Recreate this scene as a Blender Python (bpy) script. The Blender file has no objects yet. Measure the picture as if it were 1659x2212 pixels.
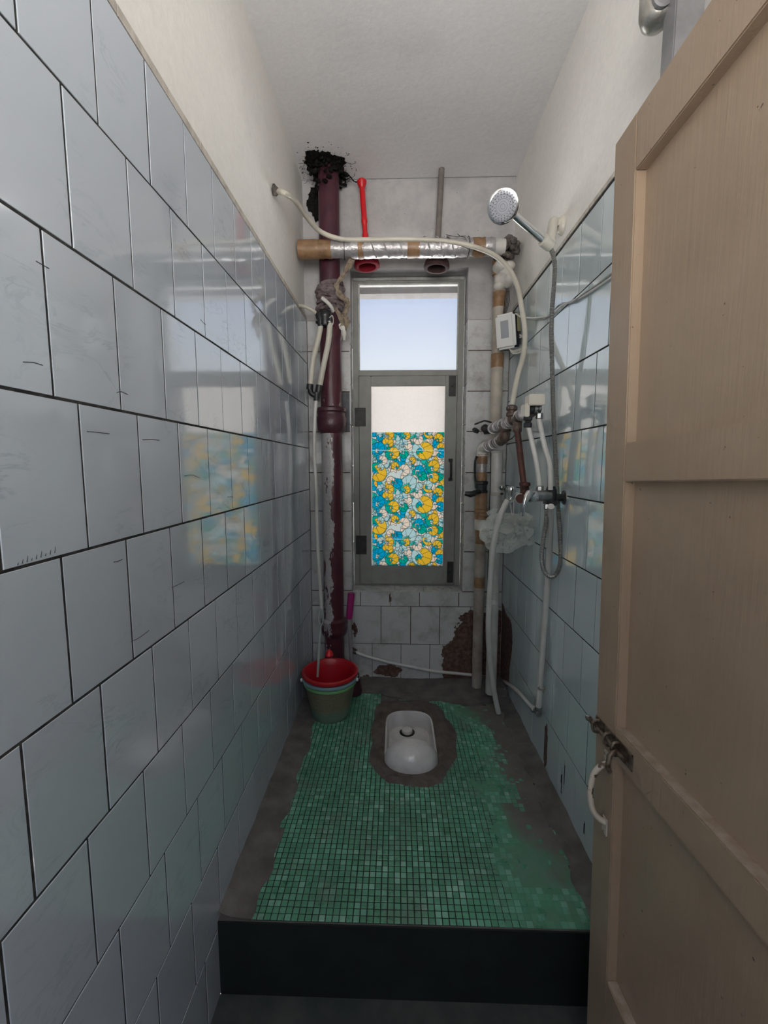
import bpy, bmesh, math, random
import numpy as np
from mathutils import Vector, Matrix
random.seed(7)
rng = np.random.RandomState(11)
scene = bpy.context.scene
col = scene.collection

# ------------------------------------------------------------------ camera
FPX, IW, IH = 933.0, 1659.0, 2212.0
PITCH = math.atan(.1072)
YAW = math.atan(.0284 * math.cos(PITCH))
CAMZ = 1.64
cam_data = bpy.data.cameras.new('camera')
cam_data.sensor_fit = 'HORIZONTAL'
cam_data.sensor_width = 36.0
cam_data.lens = 36.0 * FPX / IW
cam_data.clip_start = .02
cam = bpy.data.objects.new('camera', cam_data)
col.objects.link(cam)
cam.location = (0, 0, CAMZ)
cam.rotation_euler = (math.pi / 2 - PITCH, 0, YAW)
scene.camera = cam

# ------------------------------------------------------------------ world, light, exposure
world = bpy.data.worlds.new('sky')
scene.world = world
world.use_nodes = True
wn, wl = world.node_tree.nodes, world.node_tree.links
wn.clear()
w_out = wn.new('ShaderNodeOutputWorld')
w_bg = wn.new('ShaderNodeBackground')
w_tc = wn.new('ShaderNodeTexCoord')
w_sep = wn.new('ShaderNodeSeparateXYZ')
w_map = wn.new('ShaderNodeMapRange')
w_map.inputs[1].default_value = -1.0
w_map.inputs[2].default_value = 1.0
w_ramp = wn.new('ShaderNodeValToRGB')
w_ramp.color_ramp.elements[0].position = 0.0
w_ramp.color_ramp.elements[0].color = (8.9, 8.55, 8.15) + (1,)
w_ramp.color_ramp.elements[1].position = 1.0
w_ramp.color_ramp.elements[1].color = (0.5, 0.65, 1.05) + (1,)
for p_, c_ in ((.485, (8.9, 8.55, 8.15)), (.505, (1.3, 1.3, 1.3)), (.60, (1.0, 1.06, 1.14)), (.69, (0.56, 0.69, 1.0))):
    e_ = w_ramp.color_ramp.elements.new(p_)
    e_.color = c_ + (1,)
wl.new(w_tc.outputs['Generated'], w_sep.inputs[0])
wl.new(w_sep.outputs['Z'], w_map.inputs[0])
wl.new(w_map.outputs[0], w_ramp.inputs[0])
wl.new(w_ramp.outputs[0], w_bg.inputs[0])
w_bg.inputs[1].default_value = 1.58
wl.new(w_bg.outputs[0], w_out.inputs[0])
scene.view_settings.view_transform = 'Standard'
scene.view_settings.look = 'None'
scene.view_settings.gamma = 1.0
scene.view_settings.use_curve_mapping = False
scene.view_settings.exposure = 0.0
scene.cycles.max_bounces = 7
scene.cycles.diffuse_bounces = 4
scene.cycles.glossy_bounces = 3
scene.cycles.transparent_max_bounces = 8
scene.cycles.use_adaptive_sampling = True
scene.cycles.adaptive_threshold = .1
scene.cycles.adaptive_min_samples = 20
scene.cycles.sample_clamp_indirect = 6.0
scene.cycles.caustics_reflective = False


def portal(name, loc, rot, sx, sy):
    l = bpy.data.lights.new(name, 'AREA')
    l.shape = 'RECTANGLE'
    l.size, l.size_y = sx, sy
    l.cycles.is_portal = True
    o = bpy.data.objects.new(name, l)
    o.location = loc
    o.rotation_euler = rot
    col.objects.link(o)


# ------------------------------------------------------------------ room dimensions (metres, platform top is z = 0)
XL, XR, YB = -.642, .80, 3.19          # tile faces of the side and back walls
ZC, ZLOW, YSTEP, YF = 3.60, -.30, 1.385, -.45
TT = .008                              # tile thickness
portal('window_daylight_portal', (.085, 3.52, 1.87), (-math.pi / 2, 0, 0), .80, 2.35)
portal('added_gallery_portal', (.08, -1.95, 2.25), (math.pi / 2, 0, 0), 4.4, 2.1)  # samples daylight through the open side of the added gallery


def rotm():
    return Matrix.Rotation(YAW, 3, 'Z') @ Matrix.Rotation(math.pi / 2 - PITCH, 3, 'X')


_R = rotm()


def ray(x, y):
    return _R @ Vector(((x - IW / 2) / FPX, -(y - IH / 2) / FPX, -1.0))


_C = Vector((0, 0, CAMZ))


def A(x, y, Y):                        # point of a plane of constant depth
    d = ray(x, y)
    return _C + d * (Y / d.y)


def S(x, y, X):                        # point of a plane parallel to the side walls
    d = ray(x, y)
    return _C + d * (X / d.x)


def F(x, y, Z=0.0):                    # point of a level plane
    d = ray(x, y)
    return _C + d * ((Z - CAMZ) / d.z)


# ------------------------------------------------------------------ materials
def new_mat(name):
    m = bpy.data.materials.new(name)
    m.use_nodes = True
    nt = m.node_tree
    return m, nt, nt.nodes['Principled BSDF'], nt.nodes['Material Output']


def N(nt, typ, **kw):
    n = nt.nodes.new(typ)
    for k, v in kw.items():
        setattr(n, k, v)
    return n


def ramp(nt, src, stops, interp='LINEAR'):
    r = N(nt, 'ShaderNodeValToRGB')
    r.color_ramp.interpolation = interp
    els = r.color_ramp.elements
    while len(els) < len(stops):
        els.new(.5)
    for e, (p, c) in zip(els, stops):
        e.position = p
        e.color = tuple(c) + (1,) if len(c) == 3 else c
    nt.links.new(src, r.inputs[0])
    return r.outputs[0]


def mix(nt, fac, a, b, blend='MIX'):
    n = N(nt, 'ShaderNodeMix', data_type='RGBA', blend_type=blend)
    for sock, v in ((n.inputs[0], fac), (n.inputs[6], a), (n.inputs[7], b)):
        if hasattr(v, 'is_linked') or hasattr(v, 'links'):
            nt.links.new(v, sock)
        elif isinstance(v, (int, float)):
            sock.default_value = v
        else:
            sock.default_value = tuple(v) + (1,) if len(v) == 3 else v
    return n.outputs[2]


def noise(nt, scale, detail=4, rough=.55, vec=None, dist=0.0):
    n = N(nt, 'ShaderNodeTexNoise')
    n.inputs['Scale'].default_value = scale
    n.inputs['Detail'].default_value = detail
    n.inputs['Roughness'].default_value = rough
    n.inputs['Distortion'].default_value = dist
    nt.links.new(vec if vec is not None else pos(nt), n.inputs['Vector'])
    return n.outputs['Fac']


def pos(nt):
    for n in nt.nodes:
        if n.type == 'NEW_GEOMETRY':
            return n.outputs['Position']
    return N(nt, 'ShaderNodeNewGeometry').outputs['Position']


def bump(nt, bsdf, h, strength=.3, dist=.01):
    b = N(nt, 'ShaderNodeBump')
    b.inputs['Strength'].default_value = strength
    b.inputs['Distance'].default_value = dist
    nt.links.new(h, b.inputs['Height'])
    nt.links.new(b.outputs[0], bsdf.inputs['Normal'])


def simple(name, c, rough=.5, metal=0.0, c2=None, nscale=30, lo=.4, hi=.65, bstr=0.0, bscale=80, coat=0.0, spec=.5,
           trans=0.0, rand=0.0, sss=0.0):
    m, nt, b, out = new_mat(name)
    base = None
    if c2 is not None:
        base = ramp(nt, noise(nt, nscale, 6), [(lo, c), (hi, c2)])
    if rand:
        oi = N(nt, 'ShaderNodeObjectInfo')
        hv = N(nt, 'ShaderNodeHueSaturation')
        mr = N(nt, 'ShaderNodeMapRange')
        mr.inputs[3].default_value = 1 - rand
        mr.inputs[4].default_value = 1 + rand
        nt.links.new(oi.outputs['Random'], mr.inputs[0])
        nt.links.new(mr.outputs[0], hv.inputs['Value'])
        if base is not None:
            nt.links.new(base, hv.inputs['Color'])
        else:
            hv.inputs['Color'].default_value = tuple(c) + (1,)
        base = hv.outputs[0]
    if base is not None:
        nt.links.new(base, b.inputs['Base Color'])
    else:
        b.inputs['Base Color'].default_value = tuple(c) + (1,)
    b.inputs['Roughness'].default_value = rough
    b.inputs['Metallic'].default_value = metal
    b.inputs['Specular IOR Level'].default_value = spec
    b.inputs['Coat Weight'].default_value = coat
    b.inputs['Coat Roughness'].default_value = .08
    b.inputs['Transmission Weight'].default_value = trans
    if bstr:
        bump(nt, b, noise(nt, bscale, 5), bstr, .004)
    return m


def tile_material(name, base, vein, rough, dirt=None, wav=.05, ior=1.6, coat=0.0):
    m, nt, b, out = new_mat(name)
    p = pos(nt)
    mp = N(nt, 'ShaderNodeMapping')
    mp.inputs['Rotation'].default_value = (.95, .0, .0)
    mp.inputs['Scale'].default_value = (4.0, 5.0, 13.0)
    nt.links.new(p, mp.inputs[0])
    v = noise(nt, 1.0, 7, .62, mp.outputs[0], 1.2)
    c = ramp(nt, v, [(.472, base), (.50, vein), (.528, base)])
    patch = ramp(nt, noise(nt, 5, 3), [(.50, (0, 0, 0)), (.66, (1, 1, 1))])
    c = mix(nt, patch, base, c)
    oi = N(nt, 'ShaderNodeObjectInfo')
    hv = N(nt, 'ShaderNodeHueSaturation')
    mr = N(nt, 'ShaderNodeMapRange')
    mr.inputs[3].default_value = .95
    mr.inputs[4].default_value = 1.04
    nt.links.new(oi.outputs['Random'], mr.inputs[0])
    nt.links.new(mr.outputs[0], hv.inputs['Value'])
    nt.links.new(c, hv.inputs['Color'])
    c = hv.outputs[0]
    if dirt is not None:
        d = ramp(nt, noise(nt, 7, 8, .68), [(.44, (0, 0, 0)), (.72, (.8, .8, .8))])
        c = mix(nt, d, c, dirt)
        rr = ramp(nt, noise(nt, 7, 8, .68), [(.44, (rough,) * 3), (.7, (.6,) * 3)])
        nt.links.new(rr, b.inputs['Roughness'])
    else:
        rr = ramp(nt, noise(nt, 14, 6, .6), [(.45, (rough,) * 3), (.75, (rough + .16,) * 3)])
        nt.links.new(rr, b.inputs['Roughness'])
    nt.links.new(c, b.inputs['Base Color'])
    b.inputs['IOR'].default_value = ior
    b.inputs['Coat Weight'].default_value = coat
    b.inputs['Coat IOR'].default_value = 1.9
    b.inputs['Coat Roughness'].default_value = .05
    bump(nt, b, noise(nt, 9, 3), wav, .02)
    return m


M = {}
M['tile'] = tile_material('marble_glazed_tile', (.58, .65, .725), (.465, .53, .605), .07, wav=.035, ior=2.1, coat=.6)
M['tile_right'] = tile_material('pale_blue_glazed_tile', (.70, .81, .84), (.64, .75, .785), .06, wav=.045, ior=2.1, coat=.6)
M['tile_back'] = tile_material('grimy_white_tile', (.60, .61, .61), (.52, .53, .54), .22, dirt=(.24, .22, .20), wav=.05)
M['tile_dark'] = simple('dark_slate_tile', (.045, .05, .065), .45, c2=(.075, .08, .095))
M['grout'] = simple('dark_grout', (.030, .030, .030), .95, c2=(.075, .072, .068), nscale=40, spec=.1)
M['mortar'] = simple('exposed_brown_mortar', (.085, .045, .032), .95, c2=(.17, .11, .085), nscale=35, bstr=.6, bscale=120)
M['ledge'] = simple('cream_mortar_edge', (.62, .58, .52), .6, c2=(.46, .42, .37), nscale=30)


def plaster_mat(name, base, stain, lo=.5, hi=.75):
    m, nt, b, out = new_mat(name)
    n1 = noise(nt, 1.6, 8, .62)
    c = ramp(nt, n1, [(lo, base), (hi, stain)])
    fine = ramp(nt, noise(nt, 45, 6, .7), [(.35, (.94, .94, .94)), (.65, (1, 1, 1))])
    c = mix(nt, 1.0, c, fine, 'MULTIPLY')
    nt.links.new(c, b.inputs['Base Color'])
    b.inputs['Roughness'].default_value = .85
    b.inputs['Specular IOR Level'].default_value = .25
    bump(nt, b, noise(nt, 22, 8, .65), .22, .01)
    return m


def grimy_plaster(name, base, grime):
    # grime collects in blotches with a shape of their own
    m, nt, b, out = new_mat(name)
    n1 = ramp(nt, noise(nt, 3.2, 9, .7), [(.40, (0, 0, 0)), (.70, (1, 1, 1))])
    c = mix(nt, n1, base, grime)
    sp = ramp(nt, noise(nt, 60, 2, .5), [(.235, (.15, .14, .13)), (.26, (1, 1, 1))])
    c = mix(nt, 1.0, c, sp, 'MULTIPLY')
    nt.links.new(c, b.inputs['Base Color'])
    b.inputs['Roughness'].default_value = .9
    b.inputs['Specular IOR Level'].default_value = .2
    bump(nt, b, noise(nt, 25, 8, .65), .25, .01)
    return m


M['plaster'] = plaster_mat('warm_white_plaster', (.89, .87, .83), (.81, .79, .76))
M['ceiling'] = plaster_mat('grey_white_ceiling_plaster', (.85, .84, .85), (.77, .76, .77))
M['plaster_back'] = grimy_plaster('stained_plaster', (.50, .49, .49), (.33, .32, .325))
M['soot'] = simple('black_mould', (.006, .006, .006), 1.0, c2=(.02, .02, .019), nscale=60, bstr=.8, bscale=150, spec=.1)


# ------------------------------------------------------------------ mesh helpers
def finish(name, bm, mat, parent=None, smooth=False, origin=None, mats=None):
    bmesh.ops.recalc_face_normals(bm, faces=bm.faces)
    me = bpy.data.meshes.new(name)
    if origin is None:
        vs = [v.co for v in bm.verts]
        lo = Vector((min(v.x for v in vs), min(v.y for v in vs), min(v.z for v in vs)))
        hi = Vector((max(v.x for v in vs), max(v.y for v in vs), max(v.z for v in vs)))
        origin = Vector(((lo.x + hi.x) / 2, (lo.y + hi.y) / 2, lo.z))
    origin = Vector(origin)
    for v in bm.verts:
        v.co -= origin
    if smooth:
        for f in bm.faces:
            f.smooth = True
        for e in bm.edges:
            if len(e.link_faces) == 2 and e.calc_face_angle(0) > math.radians(40):
                e.smooth = False
    bm.to_mesh(me)
    bm.free()
    for mm in (mats or [mat]):
        me.materials.append(mm)
    o = bpy.data.objects.new(name, me)
    col.objects.link(o)
    if parent is not None:
        o.parent = parent
        o.location = origin - wloc(parent)
    else:
        o.location = origin
    return o


def wloc(o):
    v = o.location.copy()
    while o.parent is not None:
        o = o.parent
        v += o.location
    return v


def tag(o, label, cat, group=None):
    o['label'] = label
    o['category'] = cat
    if group:
        o['group'] = group
    return o


def struct(o, label=None):
    o['kind'] = 'structure'
    if label:
        o['label'] = label
    return o


def thing(name, loc, label, cat, group=None):
    o = bpy.data.objects.new(name, None)
    o.empty_display_size = .05
    col.objects.link(o)
    o.location = loc
    return tag(o, label, cat, group)


def add_box(bm, lo, hi, bevel=0.0, seg=2, tf=None):
    lo, hi = Vector(lo), Vector(hi)
    r = bmesh.ops.create_cube(bm, size=1.0)
    vs = r['verts']
    for v in vs:
        v.co = Vector((lo.x + (v.co.x + .5) * (hi.x - lo.x), lo.y + (v.co.y + .5) * (hi.y - lo.y),
                       lo.z + (v.co.z + .5) * (hi.z - lo.z)))
    if bevel:
        es = list({e for v in vs for e in v.link_edges})
        rr = bmesh.ops.bevel(bm, geom=es, offset=bevel, segments=seg, affect='EDGES', clamp_overlap=True)
        vs = list({v for f in rr['faces'] for v in f.verts} | {v for v in vs if v.is_valid})
    if tf is not None:
        for v in vs:
            v.co = tf(v.co)
    return vs


def box(name, lo, hi, mat, parent=None, bevel=0.0, tf=None, seg=2, smooth=False):
    bm = bmesh.new()
    add_box(bm, lo, hi, bevel, seg, tf)
    return finish(name, bm, mat, parent, smooth)


def spline(pts, n=8):
    pts = [Vector(p) for p in pts]
    if len(pts) < 3:
        return pts
    P = [2 * pts[0] - pts[1]] + pts + [2 * pts[-1] - pts[-2]]
    out = []
    for i in range(1, len(P) - 2):
        p0, p1, p2, p3 = P[i - 1], P[i], P[i + 1], P[i + 2]
        for k in range(n):
            t = k / n
            out.append(.5 * ((2 * p1) + (p2 - p0) * t + (2 * p0 - 5 * p1 + 4 * p2 - p3) * t * t
                             + (3 * p1 - p0 - 3 * p2 + p3) * t ** 3))
    out.append(pts[-1])
    return out


def add_tube(bm, pts, r, seg=12, cap=True, wob=0.0, flat=1.0):
    pts = [Vector(p) for p in pts]
    n = len(pts)
    rr = r if hasattr(r, '__len__') else [r] * n
    if len(rr) != n:
        xs = np.linspace(0, 1, len(rr))
        rr = np.interp(np.linspace(0, 1, n), xs, rr)
    t0 = (pts[1] - pts[0]).normalized()
    up = Vector((0, 0, 1)) if abs(t0.z) < .9 else Vector((0, 1, 0))
    nrm = t0.cross(up).normalized()
    rings = []
    for i in range(n):
        t = (pts[min(i + 1, n - 1)] - pts[max(i - 1, 0)])
        t = t.normalized() if t.length > 1e-9 else t0
        nrm = (nrm - t * nrm.dot(t))
        nrm = nrm.normalized()
        b = t.cross(nrm)
        ring = []
        for k in range(seg):
            a = 2 * math.pi * k / seg
            q = rr[i] * (1 + (wob * (rng.rand() - .5) if wob else 0))
            ring.append(bm.verts.new(pts[i] + (nrm * math.cos(a) * flat + b * math.sin(a)) * q))
        rings.append(ring)
    for i in range(n - 1):
        for k in range(seg):
            bm.faces.new((rings[i][k], rings[i][(k + 1) % seg], rings[i + 1][(k + 1) % seg], rings[i + 1][k]))
    if cap:
        bm.faces.new(list(reversed(rings[0])))
        bm.faces.new(rings[-1])
    return rings


def tube(name, pts, r, mat, parent=None, seg=12, n=8, smooth=True, cap=True, wob=0.0, flat=1.0):
    bm = bmesh.new()
    add_tube(bm, spline(pts, n) if len(pts) > 2 else pts, r, seg, cap, wob, flat)
    return finish(name, bm, mat, parent, smooth)


def frame_of(axis):
    z = Vector(axis).normalized()
    x = z.cross(Vector((0, 0, 1))) if abs(z.z) < .95 else Vector((1, 0, 0))
    x = (x - z * x.dot(z)).normalized()
    return x, z.cross(x), z


def add_lathe(bm, origin, axis, prof, seg=24, capA=True, capB=True, sx=1.0, sy=1.0, xdir=None):
    o = Vector(origin)
    x, y, z = frame_of(axis)
    if xdir is not None:
        x = (Vector(xdir) - z * Vector(xdir).dot(z)).normalized()
        y = z.cross(x)
    rings = []
    for (r, h) in prof:
        if r < 1e-6:
            rings.append([bm.verts.new(o + z * h)])
        else:
            rings.append([bm.verts.new(o + z * h + (x * math.cos(2 * math.pi * k / seg) * sx
                                                    + y * math.sin(2 * math.pi * k / seg) * sy) * r) for k in range(seg)])
    for a, b in zip(rings, rings[1:]):
        for k in range(seg):
            k2 = (k + 1) % seg
            if len(a) == 1 and len(b) == 1:
                continue
            if len(a) == 1:
                bm.faces.new((a[0], b[k2], b[k]))
            elif len(b) == 1:
                bm.faces.new((a[k], a[k2], b[0]))
            else:
                bm.faces.new((a[k], a[k2], b[k2], b[k]))
    if capA and len(rings[0]) > 1:
        bm.faces.new(list(reversed(rings[0])))
    if capB and len(rings[-1]) > 1:
        bm.faces.new(rings[-1])


def lathe(name, origin, axis, prof, mat, parent=None, seg=24, smooth=True, **kw):
    bm = bmesh.new()
    add_lathe(bm, origin, axis, prof, seg, **kw)
    return finish(name, bm, mat, parent, smooth)


def add_prism(bm, pts, d):
    """closed outline (3-D points) pushed along the vector d"""
    d = Vector(d)
    a = [bm.verts.new(Vector(p)) for p in pts]
    b = [bm.verts.new(Vector(p) + d) for p in pts]
    n = len(a)
    bm.faces.new(list(reversed(a)))
    bm.faces.new(b)
    for i in range(n):
        bm.faces.new((a[i], a[(i + 1) % n], b[(i + 1) % n], b[i]))


def prism(name, pts, d, mat, parent=None, smooth=False):
    bm = bmesh.new()
    add_prism(bm, pts, d)
    return finish(name, bm, mat, parent, smooth)


# ------------------------------------------------------------------ tiles
_tile_cache = {}


def tile_mesh(w, h, t, mat, ch=.0008):
    key = (round(w, 4), round(h, 4), round(t, 4), mat.name)
    if key in _tile_cache:
        return _tile_cache[key]
    me = bpy.data.meshes.new('tile')
    a, b = w / 2, h / 2
    v = [(-a, -b, 0), (a, -b, 0), (a, b, 0), (-a, b, 0),
         (-a, -b, t - ch), (a, -b, t - ch), (a, b, t - ch), (-a, b, t - ch),
         (-a + ch, -b + ch, t), (a - ch, -b + ch, t), (a - ch, b - ch, t), (-a + ch, b - ch, t)]
    f = []
    for s in (0, 4):
        for k in range(4):
            k2 = (k + 1) % 4
            f.append((s + k, s + k2, s + 4 + k2, s + 4 + k))
    f.append((8, 9, 10, 11))
    me.from_pydata(v, [], f)
    me.materials.append(mat)
    _tile_cache[key] = me
    return me


def put_tile(parent, u0, u1, v0, v1, frame, mat, gap=.006, t=TT, tilt=.0016, name='tile'):
    """frame = (origin, U, V, N): tile on the plane origin + u U + v V, its face at height 0 along N"""
    o, U, V, Nn = frame
    w, h = u1 - u0 - gap, v1 - v0 - gap
    if w < .006 or h < .006:
        return None
    ob = bpy.data.objects.new(name, tile_mesh(w, h, t, mat))
    col.objects.link(ob)
    ob.parent = parent
    c = o + U * ((u0 + u1) / 2) + V * ((v0 + v1) / 2) - Nn * (t + random.uniform(-.0006, .0006))
    R = Matrix((U, V, Nn)).transposed()
    R = R @ Matrix.Rotation(random.uniform(-tilt, tilt), 3, 'X') @ Matrix.Rotation(random.uniform(-tilt, tilt), 3, 'Y')
    ob.matrix_local = Matrix.Translation(c - wloc(parent)) @ R.to_4x4()
    return ob


def chipped_tile(parent, u0, u1, v0, v1, frame, mat, keep, gap=.004, t=TT, cell=.007, name='tile'):
    """a tile with pieces broken away: fine cells where keep(u, v) is true, with real edges"""
    o, U, V, Nn = frame
    u0, u1, v0, v1 = u0 + gap / 2, u1 - gap / 2, v0 + gap / 2, v1 - gap / 2
    nu, nv = max(1, int((u1 - u0) / cell)), max(1, int((v1 - v0) / cell))
    bm = bmesh.new()
    vf, vb = {}, {}

    def vert(d, i, j, n):
        if (i, j) not in d:
            d[i, j] = bm.verts.new(o + U * (u0 + (u1 - u0) * i / nu) + V * (v0 + (v1 - v0) * j / nv) + Nn * n)
        return d[i, j]
    kept = {(i, j) for i in range(nu) for j in range(nv)
            if keep(u0 + (u1 - u0) * (i + .5) / nu, v0 + (v1 - v0) * (j + .5) / nv)}
    if not kept:
        bm.free()
        return None
    for (i, j) in kept:
        bm.faces.new((vert(vf, i, j, 0), vert(vf, i + 1, j, 0), vert(vf, i + 1, j + 1, 0), vert(vf, i, j + 1, 0)))
        for (di, dj, e) in ((-1, 0, ((i, j + 1), (i, j))), (1, 0, ((i + 1, j), (i + 1, j + 1))),
                            (0, -1, ((i, j), (i + 1, j))), (0, 1, ((i + 1, j + 1), (i, j + 1)))):
            if (i + di, j + dj) not in kept:
                (a, b), (c, d) = e
                bm.faces.new((vert(vf, a, b, 0), vert(vf, c, d, 0), vert(vb, c, d, -t), vert(vb, a, b, -t)))
    return finish(name, bm, mat, parent)


def wob_ellipse(cu, cv, ru, rv, seed, amp=.22):
    r = np.random.RandomState(seed)
    ph = r.rand(6) * 6.28
    am = amp * r.rand(6) / np.arange(1, 7) ** .6

    def inside(u, v):
        du, dv = (u - cu) / ru, (v - cv) / rv
        a = math.atan2(dv, du)
        q = 1 + sum(am[k] * math.sin((k + 1) * a + ph[k]) for k in range(6))
        return du * du + dv * dv < q * q
    return inside


# ------------------------------------------------------------------ the shell
UX, UY, UZ = Vector((1, 0, 0)), Vector((0, 1, 0)), Vector((0, 0, 1))
TOPL, TOPR = 2.667, 2.70

wall_left = struct(box('wall_left', (XL - .20, YF, ZLOW - .1), (XL - .014, YB + .45, ZC + .1), M['plaster']))
wall_right = struct(box('wall_right', (XR + .014, YF, ZLOW - .1), (XR + .20, YB + .45, ZC + .1), M['plaster']))
ceiling = struct(box('ceiling', (XL - .014, YF, ZC), (XR + .014, YB, ZC + .12), M['ceiling']))

# window opening in the back wall
WX0, WX1, WZ0, WZ1 = A(758, 900, YB).x, A(1006, 900, YB).x, A(880, 1277, YB).z, A(880, 578, YB).z
bm = bmesh.new()
yb0, yb1 = YB + TT, YB + .34
add_box(bm, (XL - .014, yb0, ZLOW - .1), (WX0 - TT, yb1, ZC + .1))
add_box(bm, (WX1 + TT, yb0, ZLOW - .1), (XR + .014, yb1, ZC + .1))
add_box(bm, (WX0 - TT, yb0, ZLOW - .1), (WX1 + TT, yb1, WZ0 - TT))
add_box(bm, (WX0 - TT, yb0, WZ1), (WX1 + TT, yb1, ZC + .1))
wall_back = struct(finish('wall_back', bm, M['plaster_back']))

M['lump'] = simple('dirty_mortar_lump', (.14, .12, .11), .95, c2=(.04, .035, .033), nscale=40, bstr=1, bscale=60)
# gallery added out of view to shape daylight: entrance wall, floor, parapet, roof slab
bm = bmesh.new()
add_box(bm, (-2.5, YF - .1, 3.1), (2.5, YF, ZC + .1))
add_box(bm, (-2.5, YF - .1, ZLOW - .1), (-.6, YF, 3.1))
add_box(bm, (.72, YF - .1, ZLOW - .1), (2.5, YF, 3.1))
struct(finish('wall_front', bm, M['plaster']))
struct(box('wall_added_parapet', (-2.5, -2.0, ZLOW), (2.5, -1.85, 1.35), M['lump']))  # added parapet, keeps daylight off the lower walls
struct(box('floor_added_gallery', (-2.5, -2.0, ZLOW - .1), (2.5, YF - .1, ZLOW), M['grout']))
struct(box('ceiling_added_gallery', (-2.5, -2.5, 3.3), (2.5, YF - .1, 3.4), simple('bounce_limiting_concrete', (.36, .355, .35), .9, c2=(.30, .295, .29), nscale=4)))  # added roof slab, its grey tuned to limit light bounced indoors

# mortar beds under the tiling
box('mortar_bed', (XL - .014, YF, ZLOW), (XL - .0016, YB, TOPL - .003), M['grout'], wall_left)
box('mortar_bed', (XR + .0018, YF, ZLOW), (XR + .014, YB, TOPR - .003), M['grout'], wall_right)
ZBT = A(1010, 690, YB).z
bm = bmesh.new()
add_box(bm, (XL, YB + TT * .75, 0), (WX0, yb0, ZBT))
add_box(bm, (WX1, YB + TT * .75, 0), (XR, yb0, ZBT))
add_box(bm, (WX0, YB + TT * .75, 0), (WX1, yb0, WZ0 - TT))
finish('mortar_bed', bm, M['mortar'], wall_back)

# left wall tiling, running bond
fr_l = (Vector((XL, 0, 0)), UY, UZ, UX)
rows = [1.767 + .30 * k for k in range(-7, 4)]
for r in range(len(rows) - 1):
    z0, z1 = rows[r], rows[r + 1]
    off = .88 if (r - 6) % 2 == 0 else .80
    off += random.uniform(-.012, .012)
    k0 = math.floor((.25 - off) / .2)
    y = off + .2 * k0
    while y < YB:
        y0, y1 = max(y, .25), min(y + .2, YB)
        zz0 = max(z0, ZLOW if y0 < YSTEP else -.01)
        if zz0 < z1:
            put_tile(wall_left, y0, y1, zz0, z1, fr_l, M['tile'])
        y += .2
# cut strip of mortar above the top row
for k in range(14):
    y0 = .25 + .21 * k
    y1 = min(y0 + .21, YB)
    put_tile(wall_left, y0, y1, TOPL, TOPL + .028, fr_l, M['ledge'], gap=.003, t=.012, name='edge_strip')

# right wall tiling
fr_r = (Vector((XR, 0, 0)), -UY, UZ, -UX)
rows = [1.795 + .2975 * k for k in range(-7, 4)]
holes_r = [wob_ellipse(-2.18, .155, .030, .13, 3), wob_ellipse(-3.09, .24, .21, .30, 4, .3),
           wob_ellipse(-1.93, .17, .008, .07, 5, .3), wob_ellipse(-1.955, .11, .008, .08, 6, .3), wob_ellipse(-1.70, .11, .010, .03, 8, .3),
           wob_ellipse(-2.25, .42, .008, .014, 9, .3)]


def keep_r(u, v):
    return not any(h(u, v) for h in holes_r)


for r in range(len(rows) - 1):
    z0, z1 = rows[r], rows[r + 1]
    off = 1.906 if (r - 6) % 2 == 0 else 2.01
    off += random.uniform(-.012, .012)
    y = off + .2 * math.floor((.45 - off) / .2)
    while y < YB:
        y0, y1 = max(y, .45), min(y + .2, YB)
        zz0 = max(z0, ZLOW if y0 < YSTEP else .0)
        if zz0 < z1 - .01:
            hit = any(not keep_r(-y0 - (y1 - y0) * a / 40, zz0 + (z1 - zz0) * b / 60) for a in range(41) for b in range(61)) if z0 < .8 and y > 1.4 else False
            if hit:
                chipped_tile(wall_right, -y1, -y0, zz0, z1, fr_r, M['tile_right'], keep_r)
            else:
                put_tile(wall_right, -y1, -y0, zz0, z1, fr_r, M['tile_right'])
        y += .2
for k in range(13):
    y0 = .45 + .215 * k
    y1 = min(y0 + .215, YB)
    put_tile(wall_right, -y1, -y0, TOPR, TOPR + .020, fr_r, M['ledge'], gap=.002, t=.012, name='edge_strip')
# brown mortar shows where tiles broke off the right wall
bm = bmesh.new()
add_box(bm, (XR + .0014, 2.0, 0), (XR + .0019, YB, .62))
finish('mortar_bed', bm, M['mortar'], wall_right)

# back wall tiling
fr_b = (Vector((0, YB, 0)), UX, UZ, -UY)
zl = {p: A(1010, p, YB).z for p in (1465, 1393, 1311, 1278, 1192, 1105, 1021, 932, 845, 757, 690)}
ax = lambda p, y: A(p, y, YB).x
def rag_noise(u, v):
    return (math.sin(31 * u + 5 * v) + math.sin(47 * v + 9 * u + 1) + .8 * math.sin(83 * u - 61 * v) + .6 * math.sin(140 * v + 90 * u) + .5 * math.sin(210 * u - 170 * v)) / 3.9


def corner_loss(u, v):
    """ragged area right of the toilet where the tiles have come away"""
    zt_, zm_ = A(1000, 1322, YB).z, A(1000, 1395, YB).z
    if v > zt_ + .03 * rag_noise(u, v):
        return False
    if v > zm_:
        f = (v - zm_) / (zt_ - zm_)
        return u > ax(962, 1380) + (ax(1003, 1330) - ax(962, 1380)) * f ** .7 + .05 * rag_noise(u, v)
    return u > ax(955, 1440) + .022 * rag_noise(u * 1.3, v * 1.2)


holes_b = [corner_loss, wob_ellipse(ax(838, 1450), A(838, 1450, YB).z, .095, .055, 21, .25),
           wob_ellipse(ax(843, 1300), A(843, 1295, YB).z, .010, .035, 25, .3),
           wob_ellipse(ax(790, 1462), A(790, 1462, YB).z, .03, .02, 27, .3),
           wob_ellipse(ax(767, 1360), A(767, 1360, YB).z, .02, .05, 28, .3)]


def keep_b(u, v):
    return not any(h(u, v) for h in holes_b)


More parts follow.
